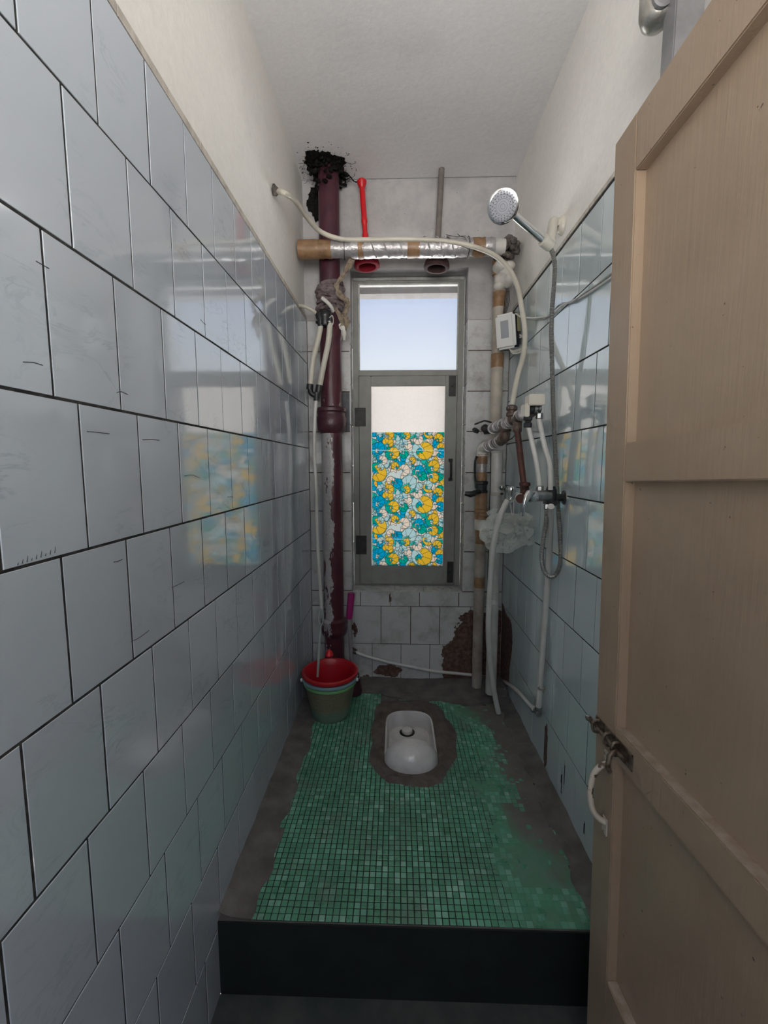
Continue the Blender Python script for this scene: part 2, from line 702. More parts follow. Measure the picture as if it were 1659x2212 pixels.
def back_row(xs, z0, z1, chip=False, mat=None):
    for a, b in zip(xs, xs[1:]):
        if chip and any(not keep_b(a + (b - a) * i / 30, z0 + (z1 - z0) * j / 30) for i in range(31) for j in range(31)):
            chipped_tile(wall_back, a, b, z0, z1, fr_b, M['tile_back'], keep_b)
        else:
            put_tile(wall_back, a, b, z0, z1, fr_b, mat or M['tile_back'], tilt=.004)


back_row([XL, -.50] + [ax(p, 1430) for p in (742, 804, 866, 928, 985, 1050)] + [XR], 0.0, zl[1393], True)
back_row([XL, -.52] + [ax(p, 1350) for p in (760, 823, 887, 950, 1016)] + [.72, XR], zl[1393], zl[1311], True)
back_row([XL, -.50] + [ax(p, 1295) for p in (735, 779, 843, 906, 991)] + [.62, XR], zl[1311], WZ0 - .002, True)
LZ = [1278, 1192, 1105, 1021, 932, 845, 757, 690]
for a, b in zip(LZ, LZ[1:]):
    z0, z1 = (WZ0 if a == 1278 else zl[a]), zl[b]
    dark = (a == 932)
    xs = [XL, -.50, WX0 - .085, WX0]
    back_row(xs[:3], z0, z1)
    put_tile(wall_back, xs[2], xs[3], z0, z1, fr_b, M['tile_dark'] if dark else M['tile_back'])
    xm = ax(1060, 1000)
    back_row([WX1, xm, XR], z0, z1)

# tiles lining the window reveal and the sill
YW = YB + .15
fr_rl = (Vector((WX0, YB, 0)), UY, UZ, UX)
fr_rr = (Vector((WX1, YB, 0)), -UY, UZ, -UX)
fr_s = (Vector((0, YB, WZ0)), UX, UY, UZ)
for a, b in zip(LZ, LZ[1:]):
    z0, z1 = (WZ0 if a == 1278 else zl[a] + .05), zl[b] + .05
    if b == 690:
        z1 = ZBT
    put_tile(wall_back, -TT, .15, z0, z1, fr_rl, M['tile_back'], tilt=.003)
    put_tile(wall_back, -.15, TT, z0, z1, fr_rr, M['tile_back'], tilt=.003)
sx = [WX0, ax(853, 1270), ax(916, 1270), ax(978, 1270), WX1]
for a, b in zip(sx, sx[1:]):
    put_tile(wall_back, a, b, -TT, .15, fr_s, M['tile_back'], tilt=.003)
bm = bmesh.new()
add_box(bm, (WX0 - TT, YB + .002, ZBT + .002), (WX0, YW, WZ1))
add_box(bm, (WX1, YB + .002, ZBT + .002), (WX1 + TT, YW, WZ1))
finish('reveal_plaster', bm, M['plaster_back'], wall_back)

# ------------------------------------------------------------------ window
M['frame'] = simple('grey_painted_frame', (.27, .275, .255), .5, c2=(.20, .20, .185), nscale=9, lo=.45, hi=.8)
M['iron'] = simple('black_iron', (.012, .012, .014), .55, c2=(.03, .028, .027))


def pane_mat(name, tint, cloud, fac):
    m, nt, b, out = new_mat(name)
    nt.nodes.remove(b)
    tr = N(nt, 'ShaderNodeBsdfTransparent')
    tr.inputs[0].default_value = tint + (1,)
    tl = N(nt, 'ShaderNodeBsdfTranslucent')
    c = ramp(nt, noise(nt, 90, 3), [(.3, tuple(x * .94 for x in cloud)), (.7, cloud)])
    nt.links.new(c, tl.inputs[0])
    mx = N(nt, 'ShaderNodeMixShader')
    mx.inputs[0].default_value = fac
    nt.links.new(tr.outputs[0], mx.inputs[1])
    nt.links.new(tl.outputs[0], mx.inputs[2])
    gl = N(nt, 'ShaderNodeBsdfGlossy')
    gl.inputs['Roughness'].default_value = .06
    fr = N(nt, 'ShaderNodeFresnel')
    fr.inputs[0].default_value = 1.45
    mx2 = N(nt, 'ShaderNodeMixShader')
    nt.links.new(fr.outputs[0], mx2.inputs[0])
    nt.links.new(mx.outputs[0], mx2.inputs[1])
    nt.links.new(gl.outputs[0], mx2.inputs[2])
    nt.links.new(mx2.outputs[0], out.inputs['Surface'])
    return m


M['pane'] = pane_mat('dimmed_clear_glass', (.70, .71, .72), (.36, .36, .36), .06)  # glass tint dims the bright sky seen through the top pane
M['frosted'] = pane_mat('frosted_glass', (.3, .3, .28), (.525, .512, .50), .97)

YP = YW + .03
wx = lambda p, y=1000: A(p, y, YW).x
wz = lambda p: A(880, p, YW).z
fx0, fx1 = WX0, WX1
fz0, fz1 = WZ0, WZ1
bm = bmesh.new()
gx0, gx1 = wx(776), wx(985)
ztb0, ztb1 = wz(812), wz(799.5)          # transom bar
sz0 = wz(1262)
add_box(bm, (fx0, YW, fz0), (gx0, YW + .06, fz1), .004)
add_box(bm, (gx1, YW, fz0), (fx1, YW + .06, fz1), .004)
add_box(bm, (gx0, YW, wz(612)), (gx1, YW + .06, fz1), .004)
add_box(bm, (gx0, YW - .004, ztb0), (gx1, YW + .06, ztb1), .004)
add_box(bm, (gx0, YW, fz0), (gx1, YW + .06, sz0), .004)
add_box(bm, (gx0 - .002, YW + .032, fz0 + .01), (gx0 + .016, YW + .056, ztb0 + .002), .002)
add_box(bm, (gx1 - .016, YW + .032, fz0 + .01), (gx1 + .002, YW + .056, ztb0 + .002), .002)
add_box(bm, (gx0, YW + .032, ztb0 - .014), (gx1, YW + .056, ztb0 + .002), .002)
add_box(bm, (gx0, YW + .032, sz0 - .002), (gx1, YW + .056, sz0 + .016), .002)
window = struct(finish('window_1', bm, M['frame']))
window['label'] = 'tall narrow grey framed window with clear top light and flowered lower sash'
# bead round the fixed top light
bd = simple('pale_worn_paint', (.50, .51, .48), .45, c2=(.34, .34, .32), nscale=14)
M['pale_paint'] = bd
for nm, lo, hi in (('glazing_bead', (gx0, YW - .006, ztb1), (gx0 + .010, YW + .012, wz(612))),
                   ('glazing_bead', (gx1 - .010, YW - .006, ztb1), (gx1, YW + .012, wz(612))),
                   ('glazing_bead', (gx0, YW - .008, wz(612) - .012), (gx1, YW + .012, wz(612))),
                   ('glazing_bead', (fx0 + .010, YW - .010, wz(606)), (fx1 - .010, YW, wz(600)))):
    box(nm, lo, hi, bd, window, .002)
box('upper_pane', (gx0 - .004, YW + .022, ztb1 - .004), (gx1 + .004, YW + .026, wz(612) + .004), M['pane'], window)
# casement sash
sx0, sx1 = gx0 + .004, gx1 - .004
px0, px1 = wx(802, 1030), wx(959.5, 1030)
pz0, pz1 = wz(1223), wz(834)
sash = box('sash_stile', (sx0, YW - .012, sz0 + .004), (px0, YW + .03, ztb0 - .003), M['frame'], window, .003)
box('sash_stile', (px1, YW - .012, sz0 + .004), (sx1, YW + .03, ztb0 - .003), M['frame'], window, .003)
box('sash_rail', (px0 + .0005, YW - .010, pz1), (px1 - .0005, YW + .03, ztb0 - .003), M['frame'], window, .003)
box('sash_rail', (px0 + .0005, YW - .010, sz0 + .004), (px1 - .0005, YW + .03, pz0), M['frame'], window, .003)
box('lower_pane', (px0 - .004, YW + .010, pz0 - .004), (px1 + .004, YW + .014, pz1 + .004), M['frosted'], window)

# printed flower film on the lower pane: a flat print, painted cell by cell in a colour attribute
fz_top = wz(934)
FW, FH = (px1 - px0), (fz_top - pz0)
NX, NY = 224, int(224 * FH / FW)
img = np.ones((NY, NX, 3), np.float32) * np.array((.75, .90, .92), np.float32)
PAL = {'y': (.93, .62, .03), 'b': (.0, .42, .72), 't': (.0, .47, .36), 'p': (.45, .80, .86), 'c': (.95, .84, .74), 'g': (.02, .56, .50)}
yy, xx = np.mgrid[0:NY, 0:NX].astype(np.float32)
uu = (xx + .5) / NX                       # 0..1 across
vv = (yy + .5) / NX                       # same unit, upwards
REP = .735                                # vertical repeat of the print, in film widths
fans = []
_r = np.random.RandomState(5)
PAL = {'y': (1.0, .66, .05), 'b': (.0, .48, .86), 't': (.0, .52, .42), 'p': (.55, .86, .93), 'c': (1.0, .90, .80), 'g': (.02, .62, .58)}
# filler fans, then the recurring big blooms of the print
for k in range(190):
    fans.append((_r.rand(), _r.rand() * REP, .040 + .040 * _r.rand(), _r.rand() * 6.28, 'bbtpgcypcpcp'[_r.randint(12)], 1.9 + _r.rand()))
for (u, v, r, a, c) in ((.09, .56, .115, -.4, 'y'), (.73, .13, .120, -.3, 'y'), (.52, .43, .105, 1.0, 'p'), (.86, .66, .080, .7, 'y'),
                        (.86, .50, .070, -.6, 'y'), (.22, .24, .078, 1.2, 'y'), (.30, .10, .080, .3, 'y'), (.48, .335, .055, .2, 'y'),
                        (.66, .60, .070, .6, 'b'), (.70, .52, .065, -.5, 't'), (.36, .42, .07, -.8, 'b'), (.10, .17, .080, .5, 'b'),
                        (.78, .40, .065, .6, 'p'), (.57, .70, .060, 1.3, 'c'), (.26, .46, .060, 2.2, 'c'), (.15, .0, .065, .4, 'c'),
                        (.44, .09, .065, -1., 't'), (.96, .10, .070, .2, 'b'), (.92, .30, .065, 1., 'y'), (.56, .0, .050, .5, 'y'),
                        (.32, .66, .055, 2., 'y'), (.12, .645, .050, 1., 'p'), (.64, .28, .070, -1.2, 'c'), (.24, .345, .065, .4, 'y')):
    if r > .072:                        # a ruff of teal or pale petals behind the large blooms
        fans.append((u - .35 * r * math.cos(a), v - .35 * r * math.sin(a), r * 1.12, a + 2.6, 'tpbg'[_r.randint(4)], 2.6))
    fans.append((u, v, r, a, c, 2.55))
    fans.append((u - .62 * r * math.cos(a + .5), v - .62 * r * math.sin(a + .5), r * .36, a + 2.2, 'tpcg'[_r.randint(4)], 2.6))
    fans.append((u - .55 * r * math.cos(a + .1), v - .55 * r * math.sin(a + .1), r * .22, a + 1.2, 'bpyb'[_r.randint(4)], 3.0))
ink = np.array((.02, .14, .15), np.float32)
for (u, v, r, a, c, half) in fans:
    for rep_ in range(-1, 4):
        vc = v + rep_ * REP
        if vc < -.2 or vc > FH / FW + .2:
            continue
        # spokes radiate from a root near the fan's back edge
        ru_, rv_ = u - .55 * r * math.cos(a), vc - .55 * r * math.sin(a)
        du, dv = uu - u, vv - vc
        rad = np.sqrt(du * du + dv * dv)
        th = np.arctan2(dv, du) - a
        th = (th + math.pi) % (2 * math.pi) - math.pi
        nl = max(7, int(r * 110))
        edge = r * (.97 + .06 * np.abs(np.cos(th * nl / 2)))
        inside = (rad < edge) & (np.abs(th) < half)
        line = (rad < edge + .002) & (rad > edge - .0065) & (np.abs(th) < half)
        side = inside & (np.abs(np.abs(th) - half) * rad < .006) if half < 2.9 else inside & False
        th2 = np.arctan2(vv - rv_, uu - ru_) - a
        spoke = inside & (np.abs(np.sin(th2 * 4.5)) * np.sqrt((uu - ru_) ** 2 + (vv - rv_) ** 2) < .019) & (rad > r * .12)
        cc = np.array(PAL[c], np.float32)
        img[inside] = cc
        if r > .045:
            img[spoke] = cc * .48
        img[line | side] = ink * .6 + cc * .18
# pale seams where the film was pieced and gaps at its edges
for s in (.205, .868):
    row = int(s * NY)
    img[row:row + 2] = img[row:row + 2] * .3 + np.array((.95, .90, .82)) * .7
me = bpy.data.meshes.new('flower_film')
xs_ = np.linspace(0, FW, NX + 1)
zs_ = np.linspace(0, FH, NY + 1)
vx = np.zeros(((NX + 1) * (NY + 1), 3), np.float32)
vx[:, 0] = np.tile(xs_, NY + 1)
vx[:, 2] = np.repeat(zs_, NX + 1)
ii, jj = np.meshgrid(np.arange(NX), np.arange(NY))
b0 = (jj * (NX + 1) + ii).ravel()
qf = np.stack([b0, b0 + 1, b0 + NX + 2, b0 + NX + 1], 1)
me.vertices.add(len(vx))
me.vertices.foreach_set('co', vx.ravel())
me.loops.add(qf.size)
me.loops.foreach_set('vertex_index', qf.ravel().astype(np.int32))
me.polygons.add(len(qf))
me.polygons.foreach_set('loop_start', np.arange(0, qf.size, 4, dtype=np.int32))
me.update(calc_edges=True)
at_ = me.attributes.new('print', 'FLOAT_COLOR', 'FACE')
at_.data.foreach_set('color', np.concatenate([img.reshape(-1, 3), np.ones((NX * NY, 1), np.float32)], 1).astype(np.float32).ravel())
m, nt, b, out = new_mat('printed_flower_film')
nt.nodes.remove(b)
an = N(nt, 'ShaderNodeAttribute', attribute_name='print')
tl = N(nt, 'ShaderNodeBsdfTranslucent')
df = N(nt, 'ShaderNodeBsdfDiffuse')
nt.links.new(an.outputs['Color'], tl.inputs[0])
nt.links.new(an.outputs['Color'], df.inputs[0])
mx = N(nt, 'ShaderNodeMixShader')
mx.inputs[0].default_value = .12
nt.links.new(tl.outputs[0], mx.inputs[1])
nt.links.new(df.outputs[0], mx.inputs[2])
nt.links.new(mx.outputs[0], out.inputs['Surface'])
me.materials.append(m)
film = bpy.data.objects.new('flower_film', me)
col.objects.link(film)
film.parent = window
film.location = Vector((px0 + .006, YW + .0085, pz0 + .001)) - wloc(window)
film.scale = ((FW - .008) / FW, 1, 1)
film['label'] = 'teal blue and yellow flower print film'

# iron fittings of the sash
for (p, q) in (((766, 881), (790, 921)), ((769, 1157), (792, 1197))):
    a, b = A(*p, YW - .012), A(*q, YW - .012)
    box('hinge', (a.x, YW - .017, b.z), (b.x, YW - .0125, a.z), M['iron'], window, .001)
for (p, q) in (((970, 812), (984, 856)), ((966, 1213), (978, 1258))):
    a, b = A(*p, YW - .014), A(*q, YW - .014)
    o = box('shoot_bolt', (a.x, YW - .026, b.z), (b.x, YW - .0125, a.z), M['iron'], window, .002)
    c = Vector(((a.x + b.x) / 2, YW - .03, (a.z + b.z) / 2))
    tube('bolt_knob', [c + Vector((.0, .006, 0)), c + Vector((.0, -.016, 0))], .007, M['iron'], o)
a, b = A(973, 991, YW), A(973, 1039, YW)
bm = bmesh.new()
add_box(bm, (a.x - .016, YW - .020, a.z - .025), (a.x + .016, YW - .0125, a.z), .002)
add_box(bm, (a.x - .016, YW - .020, b.z), (a.x + .016, YW - .0125, b.z + .025), .002)
add_tube(bm, spline([(a.x, YW - .018, a.z - .012), (a.x, YW - .045, a.z - .035), (a.x, YW - .05, (a.z + b.z) / 2),
                     (a.x, YW - .045, b.z + .035), (a.x, YW - .018, b.z + .012)]), .0085, 10)
finish('pull_handle', bm, M['iron'], window, True)
# outer lintel seen through the top of the upper pane
lz = A(880, 634, YW + .19).z
M['render_out'] = simple('exterior_render', (.085, .082, .08), .9, c2=(.07, .068, .066))
trim_out = struct(box('trim_1', (fx0 - .05, YW + .19, lz), (fx1 + .05, YW + .30, fz1 + .12), M['render_out']))

# ------------------------------------------------------------------ floor: platform slab with a well for the pan
M['cement'] = simple('grimy_cement', (.095, .088, .082), .85, c2=(.18, .168, .158), nscale=9, lo=.35, hi=.7, bstr=.5, bscale=60)
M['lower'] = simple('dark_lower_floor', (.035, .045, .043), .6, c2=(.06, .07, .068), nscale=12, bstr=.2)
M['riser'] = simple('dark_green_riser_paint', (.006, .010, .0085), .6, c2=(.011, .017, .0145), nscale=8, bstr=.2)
TCX = .088
TX0, TX1, TY0, TY1 = TCX - .155, TCX + .155, 2.13, 2.75       # the well
YE = YB
bm = bmesh.new()
zs0 = ZLOW
for lo, hi in (((XL, YSTEP, zs0), (TX0, YE, 0)), ((TX1, YSTEP, zs0), (XR, YE, 0)),
               ((TX0, YSTEP, zs0), (TX1, TY0, 0)), ((TX0, TY1, zs0), (TX1, YE, 0))):
    add_box(bm, lo, hi)
bmesh.ops.remove_doubles(bm, verts=bm.verts, dist=.0005)
floor = struct(finish('floor', bm, M['cement']))
floor['label'] = 'raised bathroom platform with worn green mosaic tiles'
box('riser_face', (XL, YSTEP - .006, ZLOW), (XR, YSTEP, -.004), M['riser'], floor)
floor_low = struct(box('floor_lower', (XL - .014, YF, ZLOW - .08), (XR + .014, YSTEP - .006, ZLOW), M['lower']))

# green mosaic, 25 mm pitch: the nearest 300 are single tiles, the rest one field
def mosaic_mat():
    m, nt, b, out = new_mat('green_glass_mosaic')
    p = pos(nt)
    sc = N(nt, 'ShaderNodeVectorMath', operation='MULTIPLY')
    sc.inputs[1].default_value = (1 / .025, 1 / .025, 0)
    nt.links.new(p, sc.inputs[0])
    sh = N(nt, 'ShaderNodeVectorMath', operation='ADD')
    sh.inputs[1].default_value = (-MX0 / .025, -MY0 / .025, 0)
    nt.links.new(sc.outputs[0], sh.inputs[0])
    fl = N(nt, 'ShaderNodeVectorMath', operation='FLOOR')
    nt.links.new(sh.outputs[0], fl.inputs[0])
    wn_ = N(nt, 'ShaderNodeTexWhiteNoise', noise_dimensions='2D')
    nt.links.new(fl.outputs[0], wn_.inputs['Vector'])
    c = ramp(nt, wn_.outputs['Value'], [(0, (.080, .29, .175)), (.6, (.11, .36, .230)), (.88, (.17, .45, .32)), (1, (.28, .55, .43))])
    # patches of slimy darker and greyer wear
    big = ramp(nt, noise(nt, 2.6, 6, .6), [(.42, (0, 0, 0)), (.68, (.8, .8, .8))])
    c = mix(nt, big, c, (.065, .195, .120))
    grey = ramp(nt, noise(nt, 5.5, 7, .65), [(.52, (0, 0, 0)), (.74, (.75, .75, .75))])
    c = mix(nt, grey, c, (.16, .17, .145))
    nt.links.new(c, b.inputs['Base Color'])
    rr = ramp(nt, noise(nt, 12, 6, .6), [(.35, (.22,) * 3), (.7, (.6,) * 3)])
    nt.links.new(rr, b.inputs['Roughness'])
    bump(nt, b, noise(nt, 120, 3), .15, .003)
    return m


MX0, MX1, MY0, MY1 = -.528, .722, YSTEP + .001, 2.965
M['mosaic'] = mosaic_mat()
def worn_mat():
    m, nt, b, out = new_mat('worn_green_skim')
    sep = N(nt, 'ShaderNodeSeparateXYZ')
    nt.links.new(pos(nt), sep.inputs[0])
    g = ramp(nt, noise(nt, 9, 7, .65), [(.35, (.085, .24, .150)), (.65, (.13, .25, .185))])
    d = ramp(nt, noise(nt, 6, 6, .6), [(.35, (.12, .105, .092)), (.7, (.19, .175, .155))])
    # grey cement smeared out from the right wall and the far end
    mx = N(nt, 'ShaderNodeMapRange')
    nt.links.new(sep.outputs['X'], mx.inputs[0])
    mx.inputs[1].default_value, mx.inputs[2].default_value, mx.inputs[3].default_value, mx.inputs[4].default_value = .38, .66, -.42, .30
    my = N(nt, 'ShaderNodeMapRange')
    nt.links.new(sep.outputs['Y'], my.inputs[0])
    my.inputs[1].default_value, my.inputs[2].default_value, my.inputs[3].default_value, my.inputs[4].default_value = 1.50, 1.85, -.45, .10
    a1 = N(nt, 'ShaderNodeMath', operation='ADD')
    nt.links.new(mx.outputs[0], a1.inputs[0])
    nt.links.new(my.outputs[0], a1.inputs[1])
    a2 = N(nt, 'ShaderNodeMath', operation='ADD')
    nt.links.new(a1.outputs[0], a2.inputs[0])
    nt.links.new(noise(nt, 8, 8, .7), a2.inputs[1])
    f = ramp(nt, a2.outputs[0], [(.42, (0, 0, 0)), (.72, (1, 1, 1))])
    nt.links.new(mix(nt, f, g, d), b.inputs['Base Color'])
    b.inputs['Roughness'].default_value = .55
    bump(nt, b, noise(nt, 60, 5), .3, .004)
    return m


M['worn'] = worn_mat()
def cem_in(x, y):
    du, dv = (x - .10) / .238, (y - 2.475) / .395
    a = math.atan2(dv, du)
    q = 1 + .03 * math.sin(3 * a + 1) + .035 * math.sin(5 * a + 2) + .02 * math.sin(11 * a)
    return abs(du) ** 3 + abs(dv) ** 3 < q ** 3
_wr = np.random.RandomState(77)
_ph = _wr.rand(8) * 6.28


def skim(x, y):
    """0..1: how far a skim of worn cement fills the joints"""
    s = .5 * math.sin(7 * x + _ph[0] + 3 * y) + .5 * math.sin(11 * y + _ph[1]) * math.sin(9 * x + _ph[2]) + .4 * math.sin(23 * x + 17 * y + _ph[3])
    v = max(0, (x - .30) / .30) * (1.15 if y < 1.85 else .95) + max(0, (y - 2.55) / .5) + s * .22
    return max(0.0, min(1.0, v))


def cem_edge(x, y):
    """ragged borders of the mosaic"""
    w = .012 * math.sin(19 * y) + .008 * math.sin(47 * y + 1)
    if x < MX0 + max(0, w + .004) * (y > YSTEP + .12):
        return False
    if x > .715 + w:
        return False
    if y > 2.86 + .05 * math.sin(9 * x) and x > -.1:
        return False
    return not cem_in(x, y)


cells = []
nx, ny = int((MX1 - MX0) / .025), int((MY1 - MY0) / .025)
for j in range(ny):
    for i in range(nx):
        cx, cy = MX0 + (i + .5) * .025, MY0 + (j + .5) * .025
        if cem_edge(cx, cy):
            cells.append((j, i, cx, cy))
fr_f = (Vector((0, 0, .0035)), UX, UY, UZ)
near = cells[:300]
for (j, i, cx, cy) in near:
    g = .0042 - .0030 * skim(cx, cy)
    put_tile(floor, cx - .0125, cx + .0125, cy - .0125, cy + .0125, fr_f, M['mosaic'], gap=round(g, 4), t=.005, tilt=.012, name='mosaic_tile')
bm = bmesh.new()
for (j, i, cx, cy) in cells[300:]:
    sk = skim(cx, cy)
    if sk > .97 and rng.rand() < .6:
        continue
    g = (.0042 - .0026 * sk) / 2
    a = .0125 - g
    z1 = .0035 + rng.uniform(-.0007, .0007) - .0015 * sk
    tx, ty = rng.uniform(-.010, .010, 2)
    c = .0010
    q = [(-a, -a), (a, -a), (a, a), (-a, a)]
    v0 = [bm.verts.new((cx + u, cy + v, -.001)) for u, v in q]
    v1 = [bm.verts.new((cx + u, cy + v, z1 - c + u * tx + v * ty)) for u, v in q]
    v2 = [bm.verts.new((cx + u * (1 - c / a), cy + v * (1 - c / a), z1 + u * tx + v * ty)) for u, v in q]
    for k in range(4):
        k2 = (k + 1) % 4
        bm.faces.new((v0[k], v0[k2], v1[k2], v1[k]))
        bm.faces.new((v1[k], v1[k2], v2[k2], v2[k]))
    bm.faces.new(v2)
bb = bmesh.new()
for (j, i, cx, cy) in cells:
    bb.faces.new([bb.verts.new((cx + u * .0125, cy + v * .0125, .0009)) for u, v in ((-1, -1), (1, -1), (1, 1), (-1, 1))])
bmesh.ops.remove_doubles(bb, verts=bb.verts, dist=.0004)
finish('joint_bed', bb, simple('dark_mosaic_joint', (.014, .030, .024), .8, c2=(.030, .045, .038), nscale=20), floor)
mf = finish('mosaic_tile_field', bm, M['mosaic'], floor)
mf['kind'] = 'stuff'
mf['label'] = 'small green mosaic floor tiles'
# skim coat that fills the joints on the worn right side
bm = bmesh.new()
vs = {}
st = .0125
gx, gy = int((MX1 + .05 - .15) / st), int((3.0 - YSTEP) / st)
for j in range(gy + 1):
    for i in range(gx + 1):
        x, y = .15 + i * st, YSTEP + .001 + j * st
        s = skim(x, y)
        vs[i, j] = bm.verts.new((x, y, -.0015 + .0042 * s + .0004 * math.sin(60 * x) * math.sin(53 * y)))
for j in range(gy):
    for i in range(gx):
        x, y = .15 + (i + .5) * st, YSTEP + (j + .5) * st
        if cem_edge(x, y):
            bm.faces.new((vs[i, j], vs[i + 1, j], vs[i + 1, j + 1], vs[i, j + 1]))
for v in [v for v in bm.verts if not v.link_faces]:
    bm.verts.remove(v)
sk_o = finish('worn_skim', bm, M['worn'], floor, True)
# cement fillets along both walls
for nm, xa, xb, sgn in (('cement_fillet', XL, MX0, 1), ('cement_fillet', XR, .73, -1)):
    bm = bmesh.new()
    prev = None
    for k in range(61):
        y = YSTEP + (YB - YSTEP) * k / 60
        w = .010 * math.sin(17 * y + xa) + .007 * math.sin(41 * y)
        row = [bm.verts.new((xa, y, .034 + .4 * w)), bm.verts.new((xa + (xb - xa) * .35, y, .016 + .3 * w)),
               bm.verts.new((xb + sgn * (w + .012), y, .0065)), bm.verts.new((xb + sgn * (w + .020), y, .0012)), bm.verts.new((xa, y, -.004))]
        if prev:
            for q in range(4):
                bm.faces.new((prev[q], prev[q + 1], row[q + 1], row[q]))
        prev = row
    finish(nm, bm, M['cement'], floor, True)

# ------------------------------------------------------------------ squat toilet
M['ceramic'] = simple('white_glazed_ceramic', (.66, .64, .63), .12, c2=(.56, .54, .53), nscale=12, coat=.3)
M['ceramic_rim'] = simple('worn_ceramic_rim', (.55, .53, .49), .4, c2=(.40, .37, .33), nscale=50)
M['drain_dark'] = simple('dark_drain', (.008, .008, .008), .3)
toilet = thing('squat_toilet', (TCX, 2.44, 0), 'white ceramic squat toilet set into the green mosaic floor', 'toilet')


def pan_outline(hw, y0, y1, n=14, sq=.36):
    """rounded far end (y1), square-ish near end (y0)"""
    pts = []
    for k in range(n + 1):
        a = math.pi * k / n
        ex = 2 / 2.6
        cx, sy = math.cos(a), math.sin(a)
        pts.append((TCX + hw * math.copysign(abs(cx) ** ex, cx), y1 - hw * .95 + hw * .95 * abs(sy) ** ex))
    ym = 2.262
    for k in range(1, 6):
        pts.append((TCX - hw, y1 - hw * .95 + (ym - y1 + hw * .95) * k / 6))
    for k in range(n + 1):
        a = math.pi + math.pi * k / n
        pts.append((TCX + hw * math.cos(a), ym + (ym - y0) * math.sin(a)))
    for k in range(1, 6):
        pts.append((TCX + hw, ym + (y1 - hw * .95 - ym) * k / 6))
    return pts


bm = bmesh.new()
loops = []
for (hw, y0, y1, z) in ((.152, 2.140, 2.742, -.02), (.152, 2.140, 2.742, .005), (.149, 2.143, 2.739, .009), (.141, 2.15, 2.731, .008), (.138, 2.153, 2.728, .002),
                        (.135, 2.157, 2.722, -.045), (.128, 2.165, 2.712, -.062), (.10, 2.2, 2.66, -.070), (.05, 2.3, 2.52, -.076)):
    loops.append([bm.verts.new((x, y, z - (.028 * max(0, (y - 2.35)) / .4 if z < -.05 else 0))) for x, y in pan_outline(hw, y0, y1)])
for a, b in zip(loops, loops[1:]):
    for k in range(len(a)):
        k2 = (k + 1) % len(a)
        bm.faces.new((a[k], a[k2], b[k2], b[k]))
bm.faces.new(loops[-1])
finish('bowl', bm, M['ceramic'], toilet, True)
# hood at the near end: quarter shell
bm = bmesh.new()
yo, ry, rx, rz = 2.262, .122, .151, .122
nu, nv = 28, 14
grid = {}
for sh, (dx, dz) in enumerate(((0, 0), (.010, .010))):
    for i in range(nu + 1):
        a = math.pi * i / nu
        for j in range(nv + 1):
            e = math.pi / 2 * j / nv
            grid[sh, i, j] = bm.verts.new((TCX - (rx - dx) * math.cos(a) * math.cos(e), yo - (ry - dx) * math.sin(e) * (1.0 if sh == 0 else 1),
                                           .006 + (rz - dz) * math.sin(a) * math.cos(e) ** .8))
for sh in (0, 1):
    for i in range(nu):
        for j in range(nv):
            try:
                bm.faces.new((grid[sh, i, j], grid[sh, i + 1, j], grid[sh, i + 1, j + 1], grid[sh, i, j + 1]))
            except ValueError:
                pass
for i in range(nu):
    bm.faces.new((grid[0, i, 0], grid[0, i + 1, 0], grid[1, i + 1, 0], grid[1, i, 0]))
bmesh.ops.remove_doubles(bm, verts=bm.verts, dist=.0004)
finish('hood', bm, M['ceramic'], toilet, True)
dr = A(880, 1566, 2.655)
dz = -.0925
lathe('drain_hole', (TCX - .012, 2.655, dz), (0, 0, 1), [(.050, -.004), (.050, .003), (.036, .004), (.034, .001), (0, .0)], M['drain_dark'], toilet)  # solid black disc, paints the shade inside the drain hole
lathe('drain_plug', (TCX - .012, 2.650, dz), (0, 0, 1), [(.030, 0), (.036, .012), (.033, .026), (.020, .036), (0, .039)], M['ceramic'], toilet)
# rough cement collar round the pan
bm = bmesh.new()
inner = pan_outline(.151, 2.139, 2.743)
nrg = 9
rings = []
for q in range(nrg):
    t = q / (nrg - 1)
    ring = []
    for (x, y) in inner:
        d = Vector((x - .10, y - 2.475))
        a = math.atan2(d.y / .405, d.x / .245)
        lo, hi = 0, 3
        dn = d.normalized()
        while hi - lo > .002:
            mid = (lo + hi) / 2
            if cem_in(.10 + dn.x * mid, 2.475 + dn.y * mid):
                lo = mid
            else:
                hi = mid
        R_ = max(lo, d.length + .02) + .020 + .006 * math.sin(9 * a) + .005 * math.sin(23 * a)
        L = d.length + (R_ - d.length) * t
        z = .004 + .010 * math.sin(math.pi * min(1, t * .9 + .1)) + .0035 * rng.randn() * (0 < q < nrg - 1)
        if q == nrg - 2:
            z = .0075
        if q == nrg - 1:
            z = .002
        ring.append(bm.verts.new((.10 + dn.x * L, 2.475 + dn.y * L, z)))
    rings.append(ring)
for a, b in zip(rings, rings[1:]):
    for k in range(len(a)):
        k2 = (k + 1) % len(a)
        bm.faces.new((a[k], a[k2], b[k2], b[k]))
M['cement_brown'] = simple('brown_cement', (.135, .112, .098), .9, c2=(.075, .060, .052), nscale=14, lo=.38, hi=.66, bstr=.7, bscale=70)
finish('cement_collar', bm, M['cement_brown'], floor, True)
